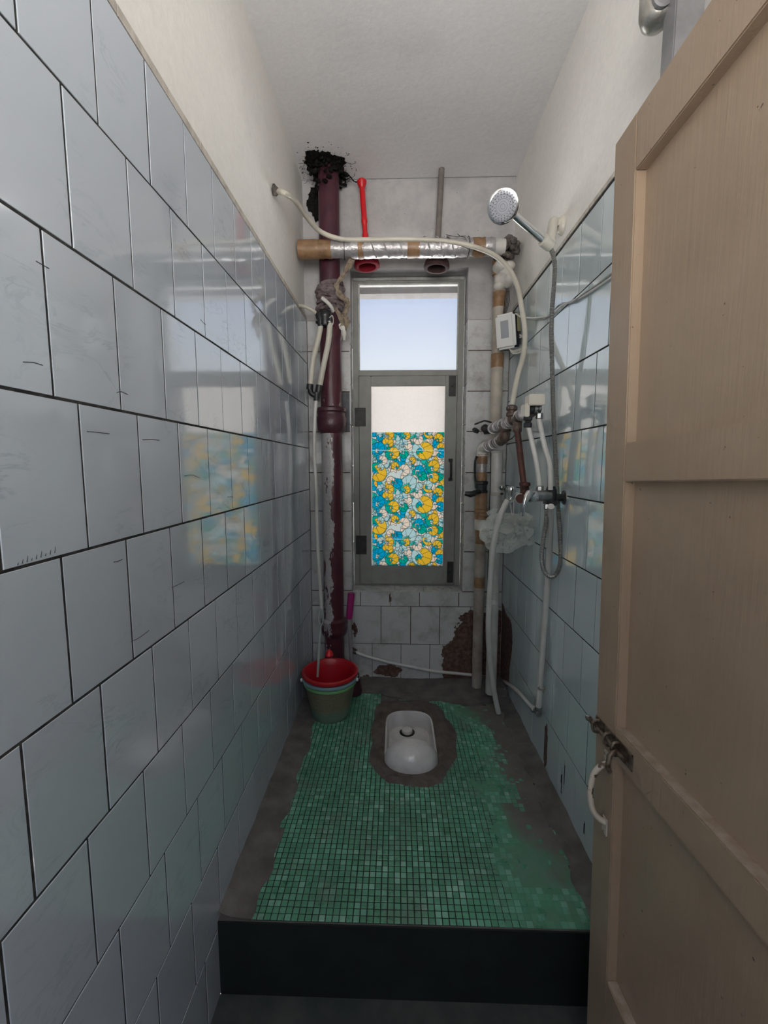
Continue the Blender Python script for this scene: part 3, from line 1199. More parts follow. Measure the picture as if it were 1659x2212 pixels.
# spread of old brown cement over the far end of the floor
bm = bmesh.new()
vs = {}
for i in range(61):
    for j in range(13):
        x = XL + (XR - XL) * i / 60
        t_ = max(0.0, min(1.0, (x + .15) / .30))
        yf = 2.965 - .11 * t_ * t_ * (3 - 2 * t_) + .012 * math.sin(21 * x) + .008 * math.sin(53 * x + 1)
        y = yf + (YB - yf) * j / 12
        vs[i, j] = bm.verts.new((x, y, .0075 + .005 * math.sin(9 * x + 5 * y) + .003 * rng.rand() - (.0075 if j == 0 else 0)))
for i in range(60):
    for j in range(12):
        bm.faces.new((vs[i, j], vs[i + 1, j], vs[i + 1, j + 1], vs[i, j + 1]))
finish('cement_spread', bm, M['cement'], floor, True)
blk = F(1075, 1502)
box('pipe_pad', (blk.x - .10, blk.y - .05, 0), (blk.x + .06, 3.12, .075), M['cement'], floor, .012)

# ------------------------------------------------------------------ door
def door_paint():
    m, nt, b, out = new_mat('tan_gloss_door_paint')
    c = ramp(nt, noise(nt, 3.0, 6, .6), [(.35, (.385, .292, .212)), (.7, (.33, .246, .175))])
    sp = ramp(nt, noise(nt, 70, 2, .5), [(.225, (.25, .2, .17)), (.25, (1, 1, 1))])
    c = mix(nt, 1.0, c, sp, 'MULTIPLY')
    nt.links.new(c, b.inputs['Base Color'])
    b.inputs['Roughness'].default_value = .34
    mp = N(nt, 'ShaderNodeMapping')
    mp.inputs['Scale'].default_value = (60, 60, 3)
    nt.links.new(pos(nt), mp.inputs[0])
    bump(nt, b, noise(nt, 1, 5, .6, mp.outputs[0]), .25, .004)
    return m


M['door'] = door_paint()
M['door_edge'] = simple('worn_pale_door_edge', (.36, .30, .25), .6, c2=(.24, .18, .13), nscale=40, lo=.35, hi=.7)
M['steel_old'] = simple('tarnished_steel', (.24, .20, .155), .42, .45, c2=(.07, .042, .028), nscale=45, lo=.38, hi=.60)
M['handle_paint'] = simple('chipped_cream_paint', (.55, .50, .42), .4, c2=(.10, .06, .04), nscale=38, lo=.56, hi=.62)
P0 = A(1325, 318, 1.0)
P0 = _C + (P0 - _C) * (.60 / P0.x)
_y, _s = math.radians(.7), math.radians(2.5)
DA = Vector((math.sin(_y) * math.cos(_s), -math.cos(_y) * math.cos(_s), math.sin(_s)))
DB = Vector((-math.sin(_y) * math.sin(_s), math.cos(_y) * math.sin(_s), math.cos(_s)))
DN = DA.cross(DB)


def D(a, b, n=0.0):
    return P0 + DA * a + DB * b + DN * n


tfD = lambda v: D(v.x, v.y, v.z)
DW = .78
door = bpy.data.objects.new('door_1', None)
col.objects.link(door)
door.location = D(0, -2.76)
struct(door, 'open tan painted panel door with sliding bolt and pull handle')
zt = [0.0, -.143, -.826, -.928, -1.600, -1.690, -2.345, -2.76]
box('stile', (0.01, zt[-1], -.042), (.117, 0, 0), M['door'], door, .003, tfD)
box('stile', (DW - .115, zt[-1], -.042), (DW, 0, 0), M['door'], door, .003, tfD)
for k, (t, b) in enumerate(((0, 1), (2, 3), (4, 5), (6, 7))):
    box('rail', (.1172, zt[b], -.042), (DW - .1152, zt[t], -.0004), M['door'], door, .003, tfD)
for t, b in ((1, 2), (3, 4), (5, 6)):
    box('panel', (.110, zt[b] - .006, -.036), (DW - .108, zt[t] + .006, -.028), M['door'], door, 0, tfD)
# worn dusty top of the lock rail and bottom rail
for b in (zt[4], zt[6]):
    box('worn_edge', (.12, b - .0008, -.0285), (DW - .12, b + .0012, -.002), M['door_edge'], door, 0, tfD)


# sliding bolt on the face
def dab(x, y):
    d = ray(x, y)
    t = (P0 - _C).dot(DN) / d.dot(DN)
    q = _C + d * t - P0
    return q.dot(DA), q.dot(DB)


b0, b1 = dab(1300, 1556), dab(1366, 1640)
bz = b0[1]
bolt = box('bolt_plate', (.012, bz - .044, .0005), (b1[0] + .005, bz + .001, .004), M['steel_old'], door, .001, tfD)
bolt['label'] = 'rusty steel sliding bolt'
bm = bmesh.new()
add_tube(bm, [D(-.012, bz - .022, .014), D(.05, bz - .022, .014), D(b1[0] - .01, bz - .022, .014)], .0065, 12)
finish('bolt_rod', bm, M['steel_old'], bolt, True)
for a in (.035, .10, .145):
    bm = bmesh.new()
    add_tube(bm, spline([D(a, bz - .040, .003), D(a, bz - .038, .018), D(a, bz - .022, .024), D(a, bz - .006, .018), D(a, bz - .004, .003)], 4), .004, 8)
    finish('bolt_staple', bm, M['steel_old'], bolt, True)
bm = bmesh.new()
add_tube(bm, spline([D(.155, bz - .022, .016), D(.16, bz - .030, .034), D(.162, bz - .058, .040), D(.160, bz - .075, .034)], 5), .0065, 10)
finish('bolt_knob', bm, M['steel_old'], bolt, True)
bm = bmesh.new()
add_lathe(bm, D(-.016, bz - .022, .014), DA, [(0, -.004), (.008, 0), (.0095, .006), (.008, .012)], 12)
finish('bolt_tip', bm, simple('bright_worn_steel', (.6, .6, .58), .25, 1.0), bolt, True)
# pull handle
h0, h1 = dab(1313, 1645), dab(1314, 1790)
ha = h0[0]
hz0, hz1 = h0[1], h1[1]
bm = bmesh.new()
add_tube(bm, spline([D(ha, hz0 - .005, .002), D(ha - .002, hz0 - .018, .022), D(ha - .004, hz0 - .045, .038), D(ha - .005, (hz0 + hz1) / 2, .044),
                     D(ha - .004, hz1 + .045, .038), D(ha - .002, hz1 + .020, .022), D(ha, hz1 + .006, .002)], 6), .0085, 12)
hd = finish('pull_handle', bm, M['handle_paint'], door, True)
for z in (hz0 + .004, hz1 - .004):
    box('handle_plate', (ha - .014, z - .026, .0005), (ha + .014, z + .026, .0045), M['handle_paint'], hd, .0015, tfD)
# frame post that carries the hinges, out at the edge of the view
hx, hy = D(DW, -1).x, D(DW, -1).y
struct(box('trim_2', (hx - .03, hy - .12, ZLOW), (hx + .06, hy - .01, 3.0), M['door']))
struct(box('wall_stub', (hx + .06, hy - .12, ZLOW), (XR + .014, hy - .02, ZC), M['plaster']))

# ------------------------------------------------------------------ fixture materials
def peel_mat():
    m, nt, b, out = new_mat('maroon_paint_peeling')
    p = pos(nt)
    sep = N(nt, 'ShaderNodeSeparateXYZ')
    nt.links.new(p, sep.inputs[0])
    red = ramp(nt, noise(nt, 9, 5), [(.35, (.092, .024, .034)), (.7, (.060, .017, .027))])
    # bare primer where the paint came off: the street side edge and a long patch down the lower length
    mz = N(nt, 'ShaderNodeMapRange', interpolation_type='SMOOTHSTEP')
    nt.links.new(sep.outputs['Z'], mz.inputs[0])
    for k, v in ((1, 2.0), (2, 1.8), (3, 0.0), (4, 1.0)):
        mz.inputs[k].default_value = v
    mx_ = N(nt, 'ShaderNodeMapRange')
    nt.links.new(sep.outputs['X'], mx_.inputs[0])
    for k, v in ((1, DPX - .02), (2, DPX + .07), (3, .26), (4, -.16)):
        mx_.inputs[k].default_value = v
    lowz = N(nt, 'ShaderNodeMapRange')
    nt.links.new(sep.outputs['Z'], lowz.inputs[0])
    for k, v in ((1, .35), (2, 1.2), (3, -.15), (4, .02)):
        lowz.inputs[k].default_value = v
    su = N(nt, 'ShaderNodeMath', operation='ADD')
    nt.links.new(mx_.outputs[0], su.inputs[0])
    nt.links.new(lowz.outputs[0], su.inputs[1])
    pr = N(nt, 'ShaderNodeMath', operation='MULTIPLY')
    nt.links.new(su.outputs[0], pr.inputs[0])
    nt.links.new(mz.outputs[0], pr.inputs[1])
    ad = N(nt, 'ShaderNodeMath', operation='ADD')
    mp = N(nt, 'ShaderNodeMapping')
    mp.inputs['Scale'].default_value = (18, 18, 7)
    nt.links.new(p, mp.inputs[0])
    nt.links.new(noise(nt, 1.0, 9, .68, mp.outputs[0]), ad.inputs[0])
    nt.links.new(pr.outputs[0], ad.inputs[1])
    fac = ramp(nt, ad.outputs[0], [(.645, (0, 0, 0)), (.66, (1, 1, 1))])
    prim = ramp(nt, noise(nt, 60, 5), [(.3, (.36, .35, .36)), (.7, (.48, .47, .47))])
    c = mix(nt, fac, red, prim)
    nt.links.new(c, b.inputs['Base Color'])
    b.inputs['Roughness'].default_value = .32
    bump(nt, b, noise(nt, 40, 6), .3, .005)
    return m


DPY = 3.085
DPX = A(716, 880, DPY).x
M['maroon'] = peel_mat()
M['maroon_plain'] = simple('maroon_paint', (.078, .022, .034), .35, c2=(.050, .016, .027), nscale=14, bstr=.3)
M['white_hose'] = simple('ivory_plastic_hose', (.60, .57, .49), .35, c2=(.50, .47, .40), nscale=8)
M['milky_hose'] = simple('milky_plastic_hose', (.66, .65, .62), .30, c2=(.56, .55, .52), nscale=6)
M['black_plastic'] = simple('black_plastic', (.012, .012, .014), .35, c2=(.03, .03, .034))
M['foil'] = simple('wrinkled_silver_foil', (.50, .485, .49), .34, .5, c2=(.36, .345, .355), nscale=26, bstr=1.0, bscale=48)
M['tape'] = simple('brown_packing_tape', (.32, .19, .10), .4, c2=(.20, .115, .06), nscale=18, bstr=.6, bscale=40)
M['wrap'] = simple('beige_pipe_wrap', (.50, .45, .38), .55, c2=(.38, .34, .29), nscale=12, bstr=.3, bscale=60)
M['foam'] = simple('white_filler_foam', (.72, .70, .66), .7, c2=(.58, .55, .50), nscale=14, bstr=.4, bscale=30)
M['pvc'] = simple('white_pvc', (.56, .55, .52), .35, c2=(.44, .42, .40), nscale=6)
M['pvc_grimy'] = simple('grimy_pvc', (.44, .40, .35), .5, c2=(.26, .22, .18), nscale=9, lo=.38, hi=.7)
M['rust'] = simple('rusty_red_pipe', (.115, .036, .026), .6, c2=(.055, .026, .020), nscale=30, bstr=.4)
M['rust_dark'] = simple('dark_rusted_fitting', (.085, .055, .045), .55, .3, c2=(.18, .13, .11), nscale=35, bstr=.5)
M['chrome'] = simple('chrome', (.72, .73, .74), .12, 1.0)
M['chrome_dull'] = simple('dull_chrome', (.45, .45, .45), .28, 1.0, c2=(.32, .32, .32), nscale=40)
M['steel_hose'] = simple('grey_corrugated_hose', (.30, .30, .29), .38, .7)
M['ivory'] = simple('ivory_plastic', (.62, .59, .52), .35)
M['rag'] = simple('dirty_tan_rag', (.30, .24, .17), .9, c2=(.16, .12, .095), nscale=40, bstr=.7, bscale=90)
M['rag_grey'] = simple('dusty_grey_rag', (.20, .16, .16), .95, c2=(.11, .085, .09), nscale=40, bstr=.7, bscale=90)
M['red_plastic'] = simple('red_plastic', (.62, .012, .018), .32)
M['red_deep'] = simple('deep_red_plastic', (.42, .012, .020), .35)
M['wire'] = simple('dark_tie_wire', (.05, .045, .04), .5, .5)
M['stick'] = simple('grey_brown_stick', (.16, .14, .13), .55, c2=(.22, .20, .18), nscale=20)
M['rubber'] = simple('brown_rubber', (.075, .042, .040), .8, c2=(.05, .03, .03), spec=.15)
M['red_rubber'] = simple('red_rubber', (.26, .012, .022), .8, c2=(.18, .010, .020), spec=.15)


def ring_pts(c, axis, r, n=16):
    x, y, z = frame_of(axis)
    return [Vector(c) + (x * math.cos(2 * math.pi * k / n) + y * math.sin(2 * math.pi * k / n)) * r for k in range(n + 1)]


# ------------------------------------------------------------------ drain stack in the corner
drain = thing('drain_pipe', (DPX, DPY, 0), 'thick maroon drain pipe with peeling paint in the corner left of window', 'pipe')
zz = lambda p: A(716, p, DPY).z
z_a, z_b = zz(705), zz(890)
lathe('pipe_section', (DPX, DPY, 0), (0, 0, 1), [(.070, z_a - .02), (.070, ZC)], M['maroon_plain'], drain, 32)
lathe('pipe_section', (DPX, DPY, 0), (0, 0, 1), [(.072, .005), (.073, .5), (.074, z_b), (.073, z_a)], M['maroon'], drain, 32)
lathe('pipe_collar', (DPX, DPY, 0), (0, 0, 1), [(.076, zz(937)), (.098, zz(930)), (.104, zz(915)), (.105, zz(903)), (.098, zz(899)), (.099, zz(893)), (.108, zz(890)),
                                              (.108, zz(884)), (.094, zz(881)), (.076, zz(880))], M['maroon_plain'], drain, 32)
lathe('pipe_collar', (DPX, DPY, 0), (0, 0, 1), [(.074, zz(735)), (.080, zz(728)), (.082, zz(716)), (.076, zz(708)), (.072, zz(706))], M['maroon'], drain, 32)
lathe('pipe_collar', (DPX, DPY, 0), (0, 0, 1), [(.075, zz(1372)), (.092, zz(1366)), (.096, zz(1356)), (.090, zz(1350)), (.096, zz(1346)), (.098, zz(1338)), (.076, zz(1334))], M['maroon'], drain, 32)
lathe('pipe_base', (DPX, DPY, 0), (0, 0, 1), [(.098, .0), (.096, .10), (.088, .16), (.075, .20)], M['maroon_plain'], drain, 32)

# mould and cobweb round the pipe where it leaves through the ceiling
bm = bmesh.new()
mr_ = np.random.RandomState(3)


def blot(c, U_, V_, ru, rv, n_off, seed):
    r = np.random.RandomState(seed)
    vsn = []
    for k in range(180):
        a = 2 * math.pi * k / 180
        q = 1 + .12 * math.sin(3 * a + seed) + .07 * math.sin(7 * a + 2 * seed) + .04 * math.sin(17 * a + seed) + .10 * r.rand() * (k % 2)
        vsn.append(bm.verts.new(c + U_ * (math.cos(a) * ru * q) + V_ * (math.sin(a) * rv * q) + n_off))
    bm.faces.new(vsn)


cc_ = Vector((DPX - .02, YB - .17, ZC))
top_c = Vector((XL + .165, YB - .155, ZC - .003))
blot(top_c, UX, UY, .125, .125, Vector((0, 0, 0)), 2)
blot(Vector((XL + .115, YB - .003, ZC - .15)), UX, UZ, .085, .135, Vector((0, 0, 0)), 5)
for k in range(110):                     # spatter of specks round the patch
    a, q = mr_.rand() * 6.28, .10 + .11 * mr_.rand() ** 2
    p = top_c + Vector((math.cos(a) * q, math.sin(a) * q, .0012))
    if p.x < XL or p.y > YB - .004:
        continue
    rr_ = .0015 + .005 * mr_.rand() ** 2
    bm.faces.new([bm.verts.new(p + Vector((math.cos(b) * rr_ * (1 + .5 * mr_.rand()), math.sin(b) * rr_, 0))) for b in np.linspace(0, 6.28, 7)[:-1]])
# soot crust: lumps hugging the pipe
for k in range(130):
    a = mr_.rand() * 6.28
    rad = .075 + .05 * mr_.rand() ** 1.5
    zc = ZC - .004 - .13 * mr_.rand() ** 2.2
    p = Vector((DPX + math.cos(a) * rad, DPY + math.sin(a) * rad, zc))
    if p.x < XL + .02 or p.y > YB - .02 or (zc < ZC - .08 and p.x > DPX + .03):
        continue
    r = .008 + .016 * mr_.rand()
    m4 = Matrix.Translation(p) @ Matrix.Rotation(mr_.rand() * 6, 4, (mr_.rand(), mr_.rand(), .3)) @ Matrix.Diagonal((r, r * .8, r * .6, 1))
    bmesh.ops.create_icosphere(bm, subdivisions=1, radius=1.0, matrix=m4)
for k in range(60):                      # cobweb threads
    p = Vector((DPX + .10 * mr_.randn(), DPY - .02 + .06 * mr_.randn(), ZC - .005 - .05 * mr_.rand()))
    p.x = max(p.x, XL + .02)
    p.y = min(p.y, YB - .01)
    d = Vector((.05 * mr_.randn(), .02 * mr_.randn(), -.03 * mr_.rand()))
    q = p + d
    q.x, q.y, q.z = max(q.x, XL + .01), min(q.y, YB - .01), min(q.z, ZC - .004)
    mid = (p + q) / 2 + Vector((0, 0, -.012))
    add_tube(bm, [p, mid, q], .0011, 4)
cw = spline([A(733, 380, 3.14), A(748, 376, 3.14), A(756, 381, 3.14), A(765, 392, 3.13), A(778, 392, 3.11)], 5)
add_tube(bm, cw, .0035, 5, wob=1.0)
add_tube(bm, spline([A(733, 378, 3.14), A(745, 388, 3.14), A(757, 383, 3.14)], 5), .003, 5, wob=1.0)
mould = finish('mould_patch', bm, M['soot'])
mould['kind'] = 'stuff'
tag(mould, 'black mould and cobweb where the maroon pipe meets the ceiling', 'mould')

# ------------------------------------------------------------------ foil wrapped pipe running across above the window
HPY = 2.955
hp0, hp1 = A(645, 535, HPY), A(1100, 538, HPY)
HPZ = (hp0.z + hp1.z) / 2
hpipe = thing('foil_wrapped_pipe', (0, HPY, HPZ - .06), 'horizontal pipe wrapped in silver foil and brown tape above the window', 'pipe')
hxp = lambda p: A(p, 536, HPY).x


def sleeve(name, x0, x1, r, mat, wob=.05, n=None, bulge=.0):
    n = n or max(3, int((x1 - x0) / .018))
    pts = [Vector((x0 + (x1 - x0) * k / n, HPY, HPZ)) for k in range(n + 1)]
    bm = bmesh.new()
    add_tube(bm, pts, [r * (1 + .02 * math.sin(k * 1.7)) for k in range(n + 1)], 24, True, wob)
    return finish(name, bm, mat, hpipe, True)


sleeve('pipe_core', XL + .004, XR - .11, .047, M['pvc'], 0)
sleeve('tape_wrap', XL + .006, hxp(690), .058, M['tape'])
sleeve('tape_wrap', hxp(690), hxp(716), .055, M['tape'], .08)
sleeve('foil_wrap', hxp(716), hxp(760), .051, M['foil'], .02)
sleeve('foil_wrap', hxp(759), hxp(788), .056, M['foil'], .10)
sleeve('tape_wrap', hxp(774), hxp(786), .0585, M['tape'], .05)
sleeve('foil_wrap', hxp(788), hxp(880), .055, M['foil'], .11)
sleeve('tape_wrap', hxp(880), hxp(906), .0575, M['tape'], .06)
sleeve('foil_wrap', hxp(904), hxp(985), .056, M['foil'], .12)
sleeve('foil_wrap', hxp(984), hxp(1020), .054, M['foil'], .12)
sleeve('tape_wrap', hxp(1020), hxp(1046), .056, M['tape'], .10)
sleeve('foil_wrap', hxp(1046), hxp(1068), .054, M['foil'], .18)
# spiral foil edges
for x0 in (795, 822, 855, 915, 940, 965, 1000):
    bm = bmesh.new()
    a0 = hxp(x0)
    pts = [Vector((a0 + .055 * t, HPY - .0575 * math.cos(-1.2 + 2.6 * t), HPZ + .0575 * math.sin(1.4 - 2.8 * t))) for t in np.linspace(0, 1, 12)]
    add_tube(bm, pts, .0050, 6, wob=.7)
    finish('foil_edge', bm, M['foil'], hpipe, True)
for x0 in (744, 1010):
    tie = tube('tie_wire', ring_pts((hxp(x0), HPY, HPZ), (1, .08, 0), .062), .0022, M['wire'], hpipe, 6, 1)
tube('tie_wire', [A(963, 507, 2.93), A(985, 511, 2.93), A(1003, 510, 2.93), A(1012, 518, 2.92)], .0018, M['wire'], hpipe, 6)
tube('tie_wire', [A(988, 505, 2.93), A(996, 511, 2.93), A(1010, 513, 2.92)], .0018, M['wire'], hpipe, 6)
# mortar lump where the pipe enters the corner
bm = bmesh.new()
for k in range(46):
    p = Vector((.665 + .115 * rng.rand(), HPY + .02 + .16 * rng.rand() - .05, HPZ - .05 + .11 * rng.rand()))
    r = .022 + .02 * rng.rand()
    bmesh.ops.create_icosphere(bm, subdivisions=1, radius=1, matrix=Matrix.Translation(p) @ Matrix.Rotation(rng.rand() * 6, 4, (1, .4, rng.rand())) @ Matrix.Diagonal((r, r * .8, r * .75, 1)))
for v in bm.verts:
    v.co.x = min(v.co.x, XR - .002)
finish('mortar_lump', bm, M['lump'], hpipe)

# ------------------------------------------------------------------ two plungers stowed between that pipe and the wall
PLY = 3.105


def plunger(name, top, foot, cup_c, r_top, smat, cmat, label, ball):
    t = thing(name, (cup_c.x, PLY, cup_c.z), label, 'plunger', 'plungers above the window')
    d = (top - foot).normalized()
    L = (top - foot).length
    if ball:
        prof = [(.016, 0), (.017, L * .12), (.021, L * .13), (.021, L * .28), (.0165, L * .30), (.0165, L * .42), (.021, L * .44), (.021, L * .47), (.018, L * .50),
                (.019, L * .84), (.016, L * .87), (.020, L * .90), (.031, L * .945), (.033, L * .975), (.026, L * .995), (0, L * 1.005)]
    else:
        prof = [(.0195, 0), (.0195, L * .97), (.017, L * .985), (.012, L * .995), (0, L)]
    lathe('stick', foot, d, prof, smat, t, 20)
    lathe('cup', (cup_c.x, PLY, cup_c.z), d, [(.0, .060), (.040, .050), (.056, .020), (.060, .004), (.064, .0), (.080, .0), (.086, .004), (.087, .018), (.080, .045), (.060, .070), (.034, .085), (.026, .11), (0, .112)], cmat, t, 28)
    return t


zc1 = A(794, 578, PLY).z
plunger('plunger', A(781, 388, PLY), A(792, 552, PLY), Vector((A(793, 578, PLY).x, 0, zc1)), .03, M['red_plastic'], M['red_rubber'],
        'red plastic plunger with ball-topped ribbed handle', True)
zc2 = A(943, 581, PLY).z
plunger('plunger', A(955, 346, PLY), A(944, 552, PLY), Vector((A(943, 581, PLY).x, 0, zc2)), .03, M['stick'], M['rubber'],
        'plunger with plain grey stick and brown rubber cup', False)

# ------------------------------------------------------------------ ivory hose from the left wall over the pipe down to the taps
hose_pts = [S(594, 412, XL - .013), A(616, 418, 2.36), A(640, 436, 2.52), A(662, 468, 2.70), A(692, 500, 2.84), A(735, 516, 2.895), A(790, 518, 2.900), A(870, 517, 2.90),
            A(950, 520, 2.90), A(1012, 530, 2.895), A(1062, 548, 2.84), A(1096, 577, 2.77), A(1117, 616, 2.70), A(1127, 665, 2.63), A(1134, 715, 2.57),
            A(1131, 765, 2.51), A(1117, 818, 2.46), A(1106, 876, 2.42)]
lh = tube('water_hose', hose_pts, .0145, M['white_hose'], None, 14, 8)
tag(lh, 'long ivory hose lying along the foil pipe and curving down to the taps', 'hose')
tube('wall_hole_plug', [S(592, 411, XL - .0135), S(596, 413, XL + .010)], [.026, .018], M['lump'], lh, 12, wob=.4)

# ------------------------------------------------------------------ rags knotted round the drain pipe
rag = thing('rag_bundle', (DPX, DPY, zz(690)), 'dirty rags knotted round the maroon drain pipe', 'rag')
bm = bmesh.new()
for k in range(13):
    z = zz(618) - (zz(618) - zz(672)) * k / 12
    n_ = 26
    tl_ = .03 * rng.randn()
    pts = [Vector((DPX + (.076 + .010 * math.sin(3 * a + k) + .006 * rng.rand()) * math.cos(a), DPY + (.076 + .009 * math.sin(2 * a + 2 * k)) * math.sin(a), z + tl_ * math.cos(a + k)))
           for a in np.linspace(0, 2 * math.pi, n_)]
    add_tube(bm, pts, [.011 + .006 * rng.rand() for _ in pts], 7, True, .5)
for v in bm.verts:
    v.co.y = min(v.co.y, YB - .004)
finish('rag_wrap', bm, M['rag_grey'], rag, True)
for off in (-.008, .009, .0):
    bm = bmesh.new()
    pts = spline([A(762, 556, 2.985) + Vector((off, 0, 0)), A(750, 578, 2.99) + Vector((off * 1.6, .008, 0)), A(738, 600, 2.995) + Vector((-off, 0, 0)), A(727, 618, 3.0) + Vector((off, 0, 0)), A(737, 640, 2.985) + Vector((-off * 2, 0, 0)),
                  A(750, 655, 2.985) + Vector((off * 1.5, 0, 0)), A(748, 672, 2.985) + Vector((-off, 0, 0)), A(738, 684, 2.985)], 6)
    add_tube(bm, pts, .0095, 8, True, .5)
    finish('twisted_strip', bm, M['rag'], rag, True)
bm = bmesh.new()
for (p, q, w) in (((744, 690), (752, 700), 1), ((738, 640), (752, 660), 1), ((725, 668), (740, 712), 1), ((742, 676), (746, 715), 1)):
    add_tube(bm, spline([A(*p, 2.985), A((p[0] + q[0]) / 2 + 5, (p[1] + q[1]) / 2, 2.975), A(*q, 2.985)], 5), [.012, .016, .008], 8, True, .6)
finish('rag_end', bm, M['rag'], rag, True)
bm = bmesh.new()
add_tube(bm, spline([A(737, 700, 2.99), A(742, 715, 2.985), A(744, 735, 2.99)], 5), [.018, .020, .006], 8, True, .6)
finish('plaster_drip', bm, M['foam'], rag, True)

# ------------------------------------------------------------------ black splitter with ivory hoses beside the drain pipe
SPY = 2.965
spl = thing('hose_splitter', A(704, 860, SPY), 'black hose splitter with two short ivory hoses and one long one left of maroon pipe', 'hose')
bm = bmesh.new()
add_lathe(bm, A(703, 705, SPY), (A(703, 668, SPY) - A(703, 705, SPY)), [(.030, 0), (.036, .01), (.036, .05), (.040, .055), (.040, .085), (.030, .10), (0, .105)], 16)
add_lathe(bm, A(693, 695, SPY), A(688, 668, SPY) - A(693, 695, SPY), [(.024, -.03), (.028, 0), (.028, .05), (.022, .06), (0, .062)], 14)
add_tube(bm, [A(684, 692, SPY), A(716, 700, SPY)], .022, 12)
add_tube(bm, [A(714, 688, SPY), A(711, 706, SPY)], .020, 12)
finish('splitter_body', bm, M['black_plastic'], spl, True)
tube('hose', [A(695, 690, SPY), A(688, 730, SPY), A(676, 780, SPY - .01), A(670, 836, SPY - .01)], .0185, M['white_hose'], spl, 12)
tube('hose', [A(713, 698, SPY - .01), A(709, 740, SPY - .01), A(699, 790, SPY - .01), A(690, 838, SPY - .01)], .0185, M['white_hose'], spl, 12)
tube('hose', [A(696, 644, SPY - .03), A(708, 654, SPY - .04), A(716, 664, SPY - .03), A(719, 672, SPY)], .0125, M['milky_hose'], spl, 10)
tube('hose_clamp', ring_pts(A(712, 696, SPY - .01), (.1, 0, 1), .021), .003, M['chrome_dull'], spl, 6, 1)
tube('cable_tie', [A(711, 686, SPY - .03), A(718, 682, SPY - .035), A(720, 692, SPY - .03), A(719, 702, SPY - .02)], .0025, M['milky_hose'], spl, 6)
bm = bmesh.new()
add_tube(bm, [A(670, 830, SPY - .01), A(669, 842, SPY - .01)], .023, 14)
add_tube(bm, [A(690, 832, SPY - .01), A(688, 846, SPY - .01)], .023, 14)
add_tube(bm, spline([A(670, 838, SPY - .01), A(673, 850, SPY - .01), A(684, 854, SPY - .01), A(688, 844, SPY - .01)], 5), .018, 12)
add_tube(bm, [A(684, 848, SPY - .01), A(684, 866, SPY - .01)], .021, 14)
finish('y_connector', bm, M['black_plastic'], spl, True)
tube('hose', [A(683, 862, SPY - .01), A(680, 905, SPY - .005), A(679, 980, SPY), A(683, 1060, SPY), A(685, 1150, SPY), A(689, 1230, SPY), A(694, 1300, SPY), A(694, 1315, SPY)], .0125, M['milky_hose'], spl, 12)
tube('feed_cable', [S(646, 660, XL - .002), A(660, 663, SPY - .03), A(676, 671, SPY - .02), A(686, 680, SPY)], .0115, M['white_hose'], spl, 10)

# pale green ladle handle that leans out of the red bucket
HLY = 2.78
ladle = thing('long_handled_ladle', A(690, 1430, HLY), 'pale green long handle with loop end leaning out of red bucket', 'ladle')
bm = bmesh.new()
lp = [A(693 + 5 * math.cos(a), 1333 - 18 * math.sin(a), HLY + .03) for a in np.linspace(-.5 * math.pi, 1.5 * math.pi, 20)]
add_tube(bm, lp, .0042, 8, False)
add_tube(bm, spline([A(693, 1350, HLY + .03), A(690, 1385, HLY + .01), A(688, 1425, HLY - .01), F(690, 1490, .16) * 0 + A(686, 1462, HLY - .02)], 5), [.005, .008, .009, .008], 10)
finish('handle', bm, simple('pale_green_plastic', (.40, .47, .43), .4), ladle, True)

# ------------------------------------------------------------------ wrapped riser in the right corner
RX, RY = A(1076, 720, 3.06).x, 3.06
riser = thing('wrapped_riser_pipe', (RX, RY, A(1076, 950, RY).z), 'beige wrapped riser pipe with brown tape bands right of the window', 'pipe')
rz = lambda p: A(1076, p, RY).z


def vseg(name, x, y, z0, z1, r, mat, par, wob=.0, n=None, seg=22):
    n = n or max(2, int((z1 - z0) / .03))
    bm = bmesh.new()
    pts = [Vector((x, y, z0 + (z1 - z0) * k / n)) for k in range(n + 1)]
    add_tube(bm, pts, [r * (1 + .5 * wob * math.sin(2.3 * k + z0)) for k in range(n + 1)], seg, True, wob)
    return finish(name, bm, mat, par, True)


vseg('pipe_wrap', RX, RY, rz(950), rz(585), .040, M['wrap'], riser, .02)
vseg('tape_band', RX, RY, rz(665), rz(632), .0425, M['tape'], riser, .04)
vseg('tape_band', RX, RY, rz(795), rz(765), .0425, M['tape'], riser, .03)
vseg('tape_band', RX - .035, RY - .01, rz(596), rz(566), .018, M['tape'], riser, .3, seg=10)
bm = bmesh.new()
for (p, r, q) in (((1082, 578), .055, .8), ((1092, 590), .050, 1.0), ((1084, 605), .048, 1.0), ((1078, 618), .036, .8), ((1094, 606), .044, 1.1), ((1098, 575), .045, .7)):
    c = A(*p, RY - .03)
    bmesh.ops.create_icosphere(bm, subdivisions=3, radius=1, matrix=Matrix.Translation(c) @ Matrix.Diagonal((r, r, r * q, 1)))
for v in bm.verts:
    v.co += Vector((rng.randn(), rng.randn(), rng.randn())) * .0012
    v.co.x = min(v.co.x, XR - .003)
finish('foam_lump', bm, M['foam'], riser, True)
for k in range(4):
    tube('loose_wire', [A(1094 + 2 * k, 628, 3.02), A(1090 + 3 * k, 655, 3.03), A(1087 - k, 690 + 6 * k, 3.0), A(1092 + k, 705 + 3 * k, 2.98)], .0022, M['wire'], riser, 6)

